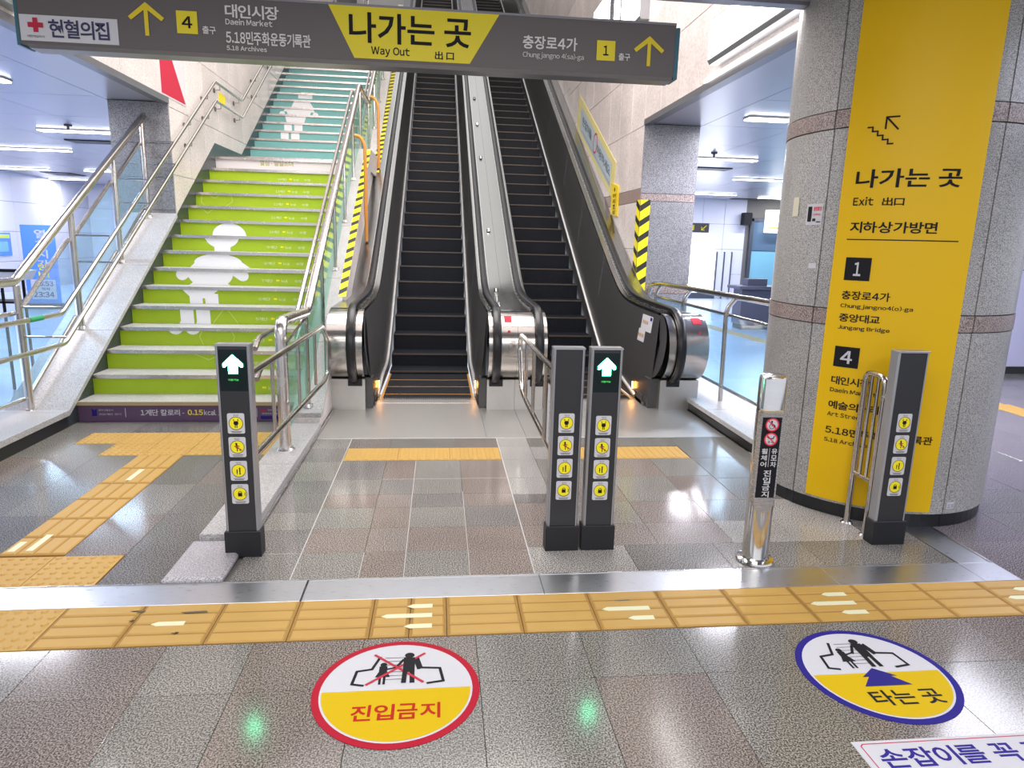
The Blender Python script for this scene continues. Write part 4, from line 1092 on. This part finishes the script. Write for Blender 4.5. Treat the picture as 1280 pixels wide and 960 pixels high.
fat = [E_(-2.51, 9.0, .195, .84), [(-2.60, 7.7), (-2.42, 7.7), (-2.42, 8.4), (-2.60, 8.4)], E_(-2.475, 6.85, .245, 1.10, 32), cap_(-2.62, 7.35, -2.77, 6.60, .062, .34), cap_(-2.32, 7.35, -2.135, 6.60, .062, .34),
       [(-2.70, 6.0), (-2.60, 5.4), (-2.42, 5.3), (-2.27, 6.0), (-2.4, 6.4), (-2.6, 6.4)], [(-2.60, 4.0), (-2.47, 4.0), (-2.475, 5.6), (-2.605, 5.6)], [(-2.445, 4.0), (-2.31, 4.0), (-2.315, 5.6), (-2.45, 5.6)],
       E_(-2.548, 3.95, .068, .34), E_(-2.388, 3.95, .068, .34), E_(-2.475, 7.3, .26, .55)]
figure(fat, r1y, r1z, 3, 10, 'white_figure', WHITEP)
thin = [[(-2.70, 8.45), (-2.44, 8.45), (-2.44, 9.4), (-2.70, 9.4)], [(-2.80, 7.0), (-2.35, 7.0), (-2.47, 8.2), (-2.69, 8.2)], [(-2.86, 6.55), (-2.30, 6.55), (-2.35, 7.05), (-2.80, 7.05)], E_(-2.88, 6.35, .05, .22, 10), E_(-2.29, 6.35, .05, .22, 10),
        [(-2.74, 5.1), (-2.45, 5.1), (-2.37, 6.6), (-2.80, 6.6)], [(-2.73, 3.1), (-2.60, 3.1), (-2.60, 5.2), (-2.73, 5.2)], [(-2.56, 3.1), (-2.42, 3.1), (-2.42, 5.2), (-2.56, 5.2)]]
thin = [[(x+.03, s_) for x, s_ in p] for p in thin]
figure(thin, r2y, r2z, 4, 10, 'white_figure', WHITEP)
def seg(a, b, w_=.008, ws=.05): 
    d = Vector((b[0]-a[0], (b[1]-a[1])*.176)); n = Vector((-d.y, d.x)).normalized()*w_/2
    return [(a[0]+n.x, a[1]+n.y/.176), (a[0]-n.x, a[1]-n.y/.176), (b[0]-n.x, b[1]-n.y/.176), (b[0]+n.x, b[1]+n.y/.176)]
def outline(pts, close=True): return [seg(a, b) for a, b in zip(pts, pts[1:]+(pts[:1] if close else []))]
heart = [(-2.84, 10.5), (-3.0, 11.3), (-2.99, 11.8), (-2.92, 11.95), (-2.84, 11.6), (-2.74, 11.95), (-2.63, 11.85), (-2.62, 11.4)]
figure(outline(heart), r1y, r1z, 11, 12, 'heart_outline', LIME)
drop = [(-2.16, 5.0), (-2.28, 4.1), (-2.33, 3.5), (-2.28, 2.8), (-2.16, 2.5), (-2.04, 2.8), (-2.0, 3.5), (-2.06, 4.2)]
figure(outline(drop), r1y, r1z, 3, 5, 'drop_outline', LIME)
for k in range(2, 15):
    y = ny(k)-.0015; z0 = nz(k)-.135; z1 = z0+.034; dx = -.035*(k-5)
    d = Dec(onY(y))
    if k > 2: d.text('%d계단' % k, -1.87+dx, -1.75+dx, z0, z1, .02)
    if True: d.text('kcal', -1.66+dx, -1.59+dx, z0, z1, .01); d.text('수명', -1.52+dx, -1.44+dx, z0, z1, .02)
    o = d.build('lettering', RISERTX, stairs); o['kind'] = 'stuff'
    d = Dec(onY(y)); d.rect(-1.715+dx, -1.68+dx, z0+.012, z0+.030); d.build('yellow_mark', PYEL, stairs)
# first (purple) riser
y = ny(1)-.0015
d = Dec(onY(y)); d.text('1계단 칼로리 -', -2.56, -2.20, .052, .108, .02); d.build('lettering', WHITE, stairs)
d = Dec(onY(y)); d.text('0.15', -2.17, -2.045, .058, .106, .03); d.build('yellow_lettering', PYEL, stairs)
d = Dec(onY(y)); d.text('kcal / 수명 +4초', -2.035, -1.66, .052, .108, .02); d.build('lettering', WHITE, stairs)
d = Dec(onY(y)); d.text('광주교통공사', -2.90, -2.78, .094, .110); d.text('건강계단 걷기', -2.90, -2.72, .058, .074); d.rect(-2.685, -2.680, .04, .12); d.rect(-1.592, -1.588, .04, .12)
d.text('건강보험', -1.50, -1.40, .095, .110); d.text('국민건강보험공단', -1.55, -1.36, .062, .078); o = d.build('small_lettering', WHITE, stairs); o['kind'] = 'stuff'
d = Dec(onY(y)); d.poly([(-2.955, .115), (-2.93, .10), (-2.915, .115), (-2.915, .05), (-2.955, .05)]); d.rect(-1.56, -1.36, .02, .048); d.build('blue_logo', PBLUE, stairs)
d = Dec(onY(y)); d.ell((-1.535, .103), .02, .012, 12); d.build('red_logo', PRED2, stairs)
d = Dec(onY(ny(15)-.0015)); d.text('열심 · 일일소녀', -2.48, -2.03, 2.545, 2.615, .02); d.build('lettering', OLIVE, stairs)

# ================================================================ OVERHEAD SIGN
sg = thing('overhead_sign', (-.42, 4.06, 2.5), 'long grey hanging exit sign with a yellow trapezoid panel, across the top of the view', 'sign')
SY = 4.0
MB().box(-2.135, 1.305, SY, SY+.13, 2.530, 2.800).build('sign_body', SIGNG, sg)
MB().prism([(SY-.004, 2.530), (SY+.134, 2.530), (SY+.120, 2.512), (SY+.01, 2.512)], -2.10, 1.30, 'x').build('lower_rail', BEAM, sg)
MB().box(-2.135, 1.305, SY-.004, SY+.134, 2.800, 2.812).build('upper_rail', BEAM, sg)
for a, b in ((-2.150, -2.135), (1.305, 1.328)):
    MB().slab(a, b, SY-.002, SY+.132, 2.522, 2.79, .004).build('end_cap', SIGNT, sg, label='dark teal end cap')
for x in (-1.7, -.4, .95): MB().cyl((x, SY+.065), .012, 2.81, 3.09, 10).build('hanger_rod', STEEL, sg)
MB().prism([(-.590, 2.800), (.315, 2.800), (.158, 2.545), (-.460, 2.545)], SY-.004, SY, 'y').build('yellow_panel', SIGNY, sg)
wp = MB().box(-2.128, -1.655, SY-.003, SY, 2.545, 2.668).build('white_panel', SIGNW, sg)
def sgt(items, mat, nm='lettering', off=.0055, parent=sg):
    for a in items:
        d = Dec(onY(SY-off)); d.text(*a); d.build(nm, mat, parent)
sgt([('나가는 곳', -.485, .163, 2.622, 2.773, .02), ('Way Out', -.371, -.166, 2.556, 2.607, .01), ('出 口', -.031, .072, 2.558, 2.600, .02)], BLACK)
sgt([('헌혈의집', -1.990, -1.697, 2.563, 2.652, .025)], plain('print_dark_blue', (.03, .03, .10), .5), parent=wp)
d = Dec(onY(SY-.0055)); d.rect(-2.089, -2.015, 2.608, 2.632); d.rect(-2.064, -2.040, 2.586, 2.654); d.build('red_cross', PRED2, wp)
sgt([('대한적십자사', -2.095, -2.013, 2.560, 2.572)], BLACK, 'small_lettering', parent=wp)
sgt([('출구', -1.235, -1.168, 2.622, 2.660, .02), ('대인시장', -1.117, -.845, 2.706, 2.772, .015), ('Daein Market', -1.117, -.879, 2.673, 2.703, .01), ('5.18민주화운동기록관', -1.119, -.686, 2.580, 2.645, .015),
     ('5.18 Archives', -1.118, -.913, 2.549, 2.573, .01), ('충장로4가', .446, .749, 2.638, 2.706, .015), ('Chungjangno 4(sa)-ga', .448, .788, 2.588, 2.625, .005), ('출구', .984, 1.050, 2.604, 2.642, .02)], SIGNTX)
for cx, cz, w_, h_ in ((-1.511, 2.676, .082, .078), (1.156, 2.658, .080, .076)):
    d = Dec(onY(SY-.0045)); t_ = .010; d.poly([(cx-t_, cz-h_), (cx+t_, cz-h_), (cx+t_, cz+h_-.034), (cx+w_-.007, cz-.006), (cx+w_+.007, cz+.010), (cx, cz+h_+.004), (cx-w_-.007, cz+.010), (cx-w_+.007, cz-.006), (cx-t_, cz+h_-.034)]); d.build('up_arrow', ARROWY, sg)
for x0, x1, z0, z1, ch in ((-1.362, -1.258, 2.618, 2.727, '4'), (.859, .963, 2.599, 2.702, '1')):
    q = Dec(onY(SY-.0045)).rect(x0, x1, z0, z1).build('number_box', SIGNY, sg)
    d = Dec(onY(SY-.0065)); cw = .052 if ch == '4' else .030; d.text(ch, (x0+x1)/2-cw/2, (x0+x1)/2+cw/2, z0+.026, z1-.026, .04); d.build('exit_number', BLACK, q)

# ================================================================ FLOOR STICKERS
def esc_picto(c, parent, col, z, person_dx=0):
    k = Dec(onZ(z))
    u, v = c
    # handrail outlines either side
    k.line([(u-.075, v+.20), (u-.10, v+.125), (u-.155, v+.115), (u-.165, v+.04), (u-.125, v+.030)], .011)
    k.line([(u+.070, v+.185), (u+.085, v+.125), (u+.155, v+.118), (u+.168, v+.04), (u+.110, v+.030)], .011)
    for i in range(7): k.line([(u-.055, v+.06+.022*i), (u+.03, v+.06+.022*i)], .0022)
    # small person
    k.ell((u-.058, v+.150), .013, .013, 12); k.line([(u-.058, v+.13), (u-.058, v+.085)], .030); k.poly([(u-.085, v+.075), (u-.03, v+.075), (u-.045, v+.115), (u-.07, v+.115)])
    k.line([(u-.066, v+.075), (u-.066, v+.035)], .009); k.line([(u-.050, v+.075), (u-.050, v+.035)], .009); k.line([(u-.045, v+.12), (u-.015, v+.13)], .008)
    # tall person
    k.ell((u+.038, v+.205), .019, .017, 14); k.line([(u+.038, v+.175), (u+.038, v+.115)], .044); k.line([(u+.025, v+.12), (u+.022, v+.042)], .018); k.line([(u+.050, v+.12), (u+.053, v+.042)], .018)
    k.line([(u+.015, v+.178), (u-.012, v+.128)], .011); k.line([(u+.060, v+.178), (u+.075, v+.120)], .013)
    return k.build('pictogram', BLACK, parent)
def floor_sticker(c, r, rim, label, ydiv):
    t = thing('floor_sticker', (c[0], c[1], 0), label, 'floor sticker')
    MB().cyl(c, r, .0005, .0022, 72).build('rim', rim, t)
    d = Dec(onZ(.0026)); d.ell(c, r-.026, r-.026, 64); d.build('white_ground', WHITE, t)
    r2 = r-.034; h = ydiv-c[1]; a0 = math.degrees(math.asin(h/r2))
    d = Dec(onZ(.0031)); d.poly([(c[0]+r2*math.cos(R(a)), c[1]+r2*math.sin(R(a))) for a in [180-a0+(180+2*a0)*k/48 for k in range(49)]]); d.build('yellow_half', PYEL2, t)
    return t
PYEL2 = plain('sticker_yellow', (.62, .42, .003), .6, spec=.15)
t = floor_sticker((-.150, 2.215), .300, plain('sticker_red', (.42, .010, .030), .6, spec=.15), 'round red-rimmed no-entry floor sticker with a crossed-out pair of riders', 2.211)
esc_picto((-.150, 2.211), t, 0, .0036)
d = Dec(onZ(.0042)); d.line([(-.245, 2.425), (-.058, 2.250)], .011); d.line([(-.055, 2.425), (-.262, 2.245)], .011); d.build('red_cross', PRED2, t)
d = Dec(onZ(.0038)); 
for i, ch in enumerate('진입금지'): d.text(ch, -.300+.079*i, -.300+.079*i+.070, 2.052, 2.132, .015)
d.build('lettering', plain('print_warm_red', (.45, .02, .008), .6, spec=.15), t)
t = floor_sticker((1.685, 2.190), .290, plain('sticker_blue', (.022, .016, .22), .6, spec=.15), 'round blue-rimmed boarding floor sticker with a dark blue arrow', 2.187)
esc_picto((1.680, 2.187), t, 0, .0036)
d = Dec(onZ(.0042)); d.poly([(1.685, 2.215), (1.615, 2.163), (1.640, 2.163), (1.590, 2.108), (1.780, 2.108), (1.730, 2.163), (1.755, 2.163)]); d.build('blue_arrow', PBLUE, t)
d = Dec(onZ(.0038)); d.text('타는 곳', 1.575, 1.848, 2.000, 2.085, .015); d.build('lettering', BLACK, t)
t = thing('floor_sticker', (2.0, 1.74, 0), 'long white floor strip sticker with blue lettering and a thin red border, lower right corner', 'floor sticker')
MB().slab(1.362, 2.50, 1.55, 1.838, .0005, .0022, .0008).build('sheet', WHITE, t)
d = Dec(onZ(.0027)); d.line([(1.385, 1.57), (1.385, 1.815), (1.395, 1.824), (2.47, 1.824), (2.48, 1.815), (2.48, 1.57)], .0035); d.build('red_border', PRED2, t)
d = Dec(onZ(.0027)); d.text('손잡이를 꼭 잡으세요', 1.415, 2.30, 1.715, 1.800, .015); d.build('lettering', plain('print_blue_violet', (.03, .02, .24), .6, spec=.15), t)

# ================================================================ HAZARD TAPE
def hazard(name, quadmap, L, label, n, mat=None):
    # quadmap(u, v): u along 0..L, v across 0..1
    m = Dec(quadmap); k = max(2, int(L/.5))
    m.add([quadmap(L*i/k, v) for v in (0, 1) for i in range(k+1)], [(i, i+1, k+2+i, k+1+i) for i in range(k)])
    p = quadmap(0, .5); t = thing(name, p, label, 'hazard tape')
    m.build('yellow_band', TAPEY, t)
    return t
def tape(name, f, L, width, label, step_=.17, off=None, lean=1):
    t = hazard(name, lambda u, v: f(u, v, 0), L, label, 0)
    u = .02
    while u < L-.12:
        m = Dec(lambda a, b: f(a, b, .0015)); h = step_*.42
        p = [(u, 0), (u+h, 0), (u+h+lean*width*.6, 1), (u+lean*width*.6, 1)]
        p = [(max(0, min(L, a)), b) for a, b in p]
        m.poly(p); m.build('black_stripe', TAPEK, t); u += step_
    return t
y0t = 7.22
slope_stuff('edge_ledge', -1.0, -.968, [7.22, 10.15, 11.4], SL, G_BEIGE, .30, st_r)
def fA(u, v, o): y = y0t+u; return (-1.045+.077*v, y, SL(y)+.002+o)
tape('hazard_tape', fA, 2.9, .1, 'black and yellow tape along the wall edge between stairs and left escalator, lower run', .165)
def fB(u, v, o):
    y = 11.0+u; return (-1.03+.10*v, y-.0, DZ(y)+.004+o)
tape('hazard_tape', fB, 9.0, .1, 'black and yellow tape along the deck edge of the left escalator, upper run', .17)
tr = thing('hazard_tape', (2.5, 8.55, 1.1), 'upright black and yellow striped corner guard on the grey granite pier', 'hazard tape')
for nm, fn, wd in (('front_face', lambda u, v: (2.484+u, 8.546, v), .125), ('side_face', lambda u, v: (2.478, 8.546+u, v), .16)):
    q = Dec(fn).rect(0, wd, 1.02, 2.155).build(nm, TAPEY, tr)
    f2 = (lambda u, v, fn=fn: tuple(a+b for a, b in zip(fn(u, v), (0, -.002, 0) if fn(0, 0)[1] == fn(1, 0)[1] else (-.002, 0, 0))))
    for k in range(6):
        z = 1.06+.19*k
        Dec(f2).poly([(p[0], p[1]) for p in clip([(0, z), (wd, z+.085), (wd, z+.160), (0, z+.075)], 1.02, 2.155)]).build('black_stripe', TAPEK, q)

# ================================================================ POSTERS ON THE STAIRWELL WALLS
def poster(nm, X, s, quad, th, mat, label, cat='poster'):
    ys = [p[0] for p in quad]; zs = [p[1] for p in quad]
    t = thing(nm, (X, sum(ys)/len(ys), min(zs)), label, cat)
    m = MB(); m.prism(quad, X, X+s*th, 'x'); m.build('sheet', mat, t); return t
t = poster('wall_poster', WR, -1, [(12.75, 4.20), (9.86, 2.735), (9.99, 2.24), (12.93, 3.655)], .006, plain('poster_yellow', (.72, .64, .26), .5), 'long slanting yellow-bordered pale blue poster above the right escalator')
d = Dec(onX(WR-.0075)); d.poly([(12.55, 3.98), (10.10, 2.74), (10.18, 2.42), (12.62, 3.58)]); gp_ = d.build('pale_blue_ground', plain('poster_blue', (.46, .54, .60), .5), t)
def onSl(off):   # slanted frame on the right wall: u along the slope upward, v across
    return lambda u, v: (WR-off, 10.12+(12.55-10.12)*(1-u)+(.0)*v, 2.42+(3.58-2.42)*(1-u)+.0+v)
PD = plain('poster_dark', (.10, .13, .17), .5)
for a_ in (('손잡이를', .06, .40, .13, .30, .02), ('이용하세요', .58, .97, .10, .26, .02)): d = Dec(onSl(.009)); d.text(*a_); d.build('lettering', PD, gp_)
d = Dec(onX(WR-.0095)); d.ring((11.28, 3.18), .16, .03, 24); d.build('red_ring', PRED2, gp_)
d = Dec(onSl(.009)); d.rect(.05, .98, .01, .035); d.build('grey_rule', plain('poster_rule', (.30, .35, .42), .5), gp_)
t = poster('upright_sign', WR, -1, [(9.62, 2.40), (9.98, 2.465), (9.98, 2.03), (9.62, 1.985)], .02, plain('sign_amber', (.85, .62, .02), .5), 'small upright yellow warning sign below the slanting poster', 'sign')
d = Dec(onX(WR-.0215))
for i, ch in enumerate('머리조심'): d.text(ch, 9.87, 9.72, 2.245-.075*i, 2.305-.075*i, .02)
d.ell((9.8, 2.36), .03, .03, 10)
d.build('lettering', BLACK, t)
t = poster('wall_notice', WR, -1, [(12.45, 4.40), (13.75, 4.40), (13.75, 4.98), (12.45, 4.98)], .006, plain('notice_white', (.70, .64, .60), .5), 'small red and white notice high on the right stairwell wall')
d = Dec(onX(WR-.0075)); d.ell((13.35, 4.72), .13, .13, 16); 
for i in range(4): d.rect(12.6, 13.05, 4.5+.11*i, 4.54+.11*i)
d.build('red_print', PRED2, t)
t = poster('wall_poster', WL, 1, [(8.36, 3.105), (9.12, 3.105), (9.12, 3.95), (8.36, 3.95)], .006, plain('poster_white', (.66, .62, .64), .5), 'red and white poster on the stone wall above the left opening')
d = Dec(onX(WL+.0075)); d.poly([(8.375, 3.12), (9.105, 3.12), (8.70, 3.60), (8.52, 3.93), (8.375, 3.93)]); d.build('red_field', PRED2, t)
d = Dec(onX(WL+.009)); d.line([(8.62, 3.75), (8.66, 3.55)], .03); d.build('dark_mark', plain('mark_maroon', (.10, .02, .03), .5), t)

# ================================================================ LIGHT FITTINGS
def lamp_in(loc, sx, sy, power, col, rot=(0, 0, 0)): return area('lamp', loc, sx, sy, power, col, rot)
def light_box(x, y0, y1, z0, z1, s, label, pw):
    t = thing('light_box', (x, (y0+y1)/2, z0), label, 'light')
    m = MB().prism([(x, z0-.03), (x+s*.10, z0-.03), (x+s*.12, z0), (x+s*.12, z1), (x+s*.08, z1+.03), (x, z1+.03)], y0, y1, 'y'); m.build('housing', ALU, t)
    MB().box(min(x+s*.118, x+s*.126), max(x+s*.118, x+s*.126), y0+.02, y1-.02, z0+.01, z1-.01).build('diffuser', LIGHTW, t)
    if pw: lamp_in((x+s*.14, (y0+y1)/2, (z0+z1)/2), z1-z0, y1-y0-.1, pw, (1, .97, .95), (0, R(90)*(1 if s < 0 else -1), 0))
light_box(WR, 4.45, 6.30, 3.215, 3.54, -1, 'big glowing light box on the right wall just above the ceiling edge', 10)
light_box(WR, 8.65, 9.55, 4.28, 4.95, -1, 'glowing light box high on the right wall above the hanging sign, nearer one', 8)
light_box(WR, 9.62, 11.3, 4.42, 5.1, -1, 'glowing light box high on the right wall above the hanging sign, farther one', 8)
light_box(WL, 4.45, 5.70, 3.16, 3.40, 1, 'glowing light box on the left wall at the upper left corner', 8)
ls = thing('light_strip', (2.46, 5.6, 3.10), 'thin glowing strip under the big light box on the right ceiling edge', 'light')
MB().box(2.452, 2.472, 4.45, 6.6, 3.103, 3.128).build('diffuser', LIGHTW, ls)
ORDN = ['nearest', 'second nearest', 'third nearest', 'fourth nearest', 'fifth nearest', 'sixth nearest', 'seventh nearest', 'eighth nearest', 'farthest']
def clight(x0, x1, y, lab, pw, col=(.91, .90, 1), grp=None, d=.18):
    t = thing('ceiling_light', ((x0+x1)/2, y, 3.02), lab, 'light', grp)
    MB().box(x0, x1, y-d/2, y+d/2, 3.035, 3.056).build('housing', STEEL, t)
    MB().box(x0+.01, x1-.01, y-d/2+.01, y+d/2-.01, 3.022, 3.036).build('diffuser', LIGHTM, t)
    if pw: lamp_in(((x0+x1)/2, y, 3.018), x1-x0-.05, d*.7, pw, col)
LL = [(-5.45, -4.25, 7.66), (-5.87, -4.3, 11.22), (-8.2, -6.78, 13.93), (-11.0, -9.5, 18.4), (-8.62, -7.3, 18.3), (-11.1, -10.0, 21.5), (-6.6, -5.4, 16.1)]
for i, (a, b, y) in enumerate(sorted(LL, key=lambda q: q[2])):
    clight(a, b, y, '%s bright linear ceiling light in the hall left of the stairs' % ORDN[i], 50, grp='linear lights in the left hall')
RL = [(3.45, 3.97, 7.85), (4.10, 5.28, 11.47), (6.25, 7.45, 14.58), (3.5, 4.55, 14.6), (6.95, 8.2, 18.9), (4.6, 5.8, 18.7), (9.2, 10.6, 19.6)]
for i, (a, b, y) in enumerate(sorted(RL, key=lambda q: q[2])):
    clight(a, b, y, '%s bright linear ceiling light in the hall between granite pier and column' % ORDN[i], 50, grp='linear lights in the right hall')
for nm, x0, x1, y0, y1, lab in (('ceiling_vent', -6.1, -5.4, 12.35, 12.75, 'dark slotted ceiling vent in the left hall, nearer one'), ('ceiling_vent', -10.2, -9.5, 19.3, 20.2, 'dark slotted ceiling vent in the left hall, farther one'),
                                ('ceiling_vent', 4.4, 5.45, 12.8, 13.2, 'dark slotted ceiling vent in the right hall, nearer one'), ('ceiling_vent', 8.8, 10.2, 20.3, 20.7, 'dark slotted ceiling vent in the right hall, farther one')):
    t = thing(nm, ((x0+x1)/2, (y0+y1)/2, 3.03), lab, 'vent')
    MB().box(x0, x1, y0, y1, 3.045, 3.056).build('backing', BLACK, t)
    for k in range(5):
        a = y0+(k+.2)*(y1-y0)/5; MB().box(x0, x1, a, a+(y1-y0)/9, 3.036, 3.046).build('slat', DARKP, t)
for x, y, lab in ((-5.2, 10.68, 'small dark ceiling sprinkler in the left hall'), (4.28, 10.82, 'small dark ceiling sprinkler in the right hall')):
    t = thing('sprinkler', (x, y, 2.98), lab, 'sprinkler'); MB().cyl((x, y), .05, 3.03, 3.056, 14).build('rose', DARKP, t); MB().cyl((x, y), .018, 2.98, 3.032, 10).build('head', DARKP, t)

# ================================================================ HALL OBJECTS
t = thing('banner_stand', (-8.1, 15.1, 0), 'blue upright banner with white vertical lettering and times, behind the left railing', 'banner')
MB().box(-8.42, -7.78, 15.0, 15.02, .12, 1.69).build('sheet', NAVY, t)
MB().box(-8.42, -7.78, 14.95, 15.10, .0, .12).build('foot', DARKP, t)
BY = 14.995
d = Dec(onY(BY)); d.rect(-8.33, -7.85, .20, .60); wp = d.build('white_field', WHITE, t)
d = Dec(onY(BY))
for i, ch in enumerate('열차시간'): d.text(ch, -8.16, -7.94, 1.43-.20*i, 1.60-.20*i, .03)
d.build('white_lettering', WHITE, t)
d = Dec(onY(BY))
for i, ch in enumerate('안내'): d.text(ch, -8.16, -7.96, .79-.145*i, .92-.145*i, .05)
d.build('yellow_lettering', PYEL, t)
d = Dec(onY(BY-.002)); d.text('05:53', -8.25, -7.90, .47, .57, .02); d.text('막차', -8.13, -7.97, .38, .44, .02); d.text('23:34', -8.30, -7.90, .24, .35, .02); d.build('dark_lettering', PBLUE, wp)
t = thing('wall_notice', (-11.19, 19.3, 1.0), 'small green and blue framed notice on the far white wall at the left edge', 'notice')
MB().box(-11.2, -11.17, 18.3, 19.45, .92, 1.50).build('frame', NAVY, t); 
d = Dec(onX(-11.165)); d.rect(18.35, 19.40, 1.36, 1.46); d.build('green_band', LIME, t)
d = Dec(onX(-11.165)); d.rect(18.8, 19.3, 1.02, 1.28); d.build('pale_field', SHOPG, t)
t = thing('lectern_stand', (-4.5, 7.25, 0), 'dark-edged stand with a pale tray on thin black legs behind the left railing', 'stand')
MB().prism([(-4.95, 1.20), (-4.12, 1.195), (-4.17, 1.10), (-4.95, 1.09)], 7.23, 7.55, 'y').build('tray', TILEW, t)
MB().box(-4.95, -4.11, 7.22, 7.235, 1.185, 1.215).prism([(-4.12, 1.20), (-4.10, 1.20), (-4.155, 1.08), (-4.175, 1.08)], 7.22, 7.235, 'y').build('edge_trim', BLACK, t)
MB().box(-4.95, -4.20, 7.24, 7.5, .875, .895).build('shelf', BLACK, t)
for x, y in ((-4.30, 7.25), (-4.24, 7.5), (-4.90, 7.25), (-4.84, 7.5)): MB().box(x-.010, x+.010, y-.010, y+.010, .001, 1.10).build('leg', BLACK, t)
# right hall
t = thing('hanging_sign', (5.30, 14.0, 1.89), 'small dark hanging sign with a yellow arrow in the right hall', 'sign')
MB().box(5.0, 5.56, 14.0, 14.12, 1.89, 2.08).build('board', SIGNG, t); MB().cyl((5.2, 14.06), .01, 2.08, 3.056, 8).build('hanger_rod', BLACK, t)
d = Dec(onY(13.995)); d.line([(5.50, 2.03), (5.40, 1.94)], .02); d.line([(5.40, 2.0), (5.40, 1.94), (5.46, 1.94)], .018); d.rect(5.18, 5.24, 1.93, 2.04); d.build('yellow_print', PYEL, t)
t = thing('loudspeaker', (9.45, 20.7, 2.29), 'small black loudspeaker on the far wall left of the lit shop sign', 'speaker')
MB().slab(9.30, 9.54, 20.62, 20.90, 2.29, 2.66, .02).build('cabinet', BLACK, t); MB().box(9.39, 9.45, 20.90, 20.97, 2.42, 2.5).build('bracket', DARKP, t)
t = thing('shopfront', (10.3, 20.8, 0), 'dark-framed teal glass shopfront on the far wall of the right hall', 'shopfront')
MB().box(9.62, 9.72, 20.85, 20.96, 0, 2.5).build('post', DOORK, t); MB().box(11.45, 11.55, 20.85, 20.96, 0, 2.5).build('post', DOORK, t); MB().box(9.62, 11.55, 20.85, 20.96, 2.42, 2.52).build('lintel', DOORK, t)
for a, b in ((9.72, 10.56), (10.60, 11.45)):
    MB().box(a, b, 20.90, 20.93, .02, 1.50).build('lower_pane', SHOPG, t); MB().box(a, b, 20.90, 20.93, 1.52, 2.42).build('upper_pane', plain('shop_glass_dark_%d' % (a*10), (.08, .14, .22), .1), t)
MB().box(10.56, 10.60, 20.88, 20.94, 0, 2.42).build('mullion', DOORK, t)
t = thing('shop_sign', (10.6, 20.6, 2.05), 'lit white and green shop sign above the teal shopfront', 'sign')
MB().box(10.05, 11.3, 20.55, 20.84, 2.08, 2.76).build('lightbox', SHOPS, t); d = Dec(onY(20.545)); d.rect(10.05, 11.3, 2.18, 2.26); d.build('green_band', LIME, t)
t = thing('glass_doorway', (8.2, 20.9, 0), 'bright glazed doorway at the far end of the right hall beside the pier', 'doorway')
MB().box(7.75, 8.58, 20.90, 20.96, .18, 1.45).build('bright_pane', DOORL, t); MB().box(7.78, 8.48, 20.86, 20.96, 1.50, 1.82).build('transom_light', DOORL, t)
MB().box(7.70, 8.62, 20.88, 20.965, .0, .18).build('kick_plate', DOORK, t)
t = thing('lift_door', (8.95, 20.9, 0), 'pale steel double door with thin dark frame on the far right wall', 'door')
for a, b in ((8.66, 8.86), (8.90, 9.10)): MB().box(a, b, 20.92, 20.96, .12, 1.44).build('leaf', TILEW, t)
for x in (8.64, 8.88, 9.12): MB().box(x-.015, x+.015, 20.90, 20.965, .0, 1.46).build('frame', DOORK, t)
t = thing('counter_desk', (6.3, 13.1, 0), 'dark grey counter desk in the right hall just left of the round column', 'desk')
MB().slab(5.85, 7.3, 12.9, 13.5, .80, .86, .006).build('desktop', BENCHM, t); MB().box(5.95, 7.2, 13.0, 13.4, .10, .80).build('cabinet', BENCHM, t); MB().box(5.98, 7.17, 13.03, 13.38, 0, .10).build('plinth', BLACK, t)
MB().box(6.1, 6.5, 13.1, 13.35, .86, 1.0).build('monitor', BENCHM, t)
t = thing('floor_tactile_hall_right', (5.6, 9, 0), kind='structure')
for k in range(13):
    a = 5.95+.66*k; xx = 6.02-.045*(a-5.95)*1.6
    MB().slab(xx-.15, xx+.15, a, a+.655, -.001, .004, .001).build('tactile_block', YEL, t)
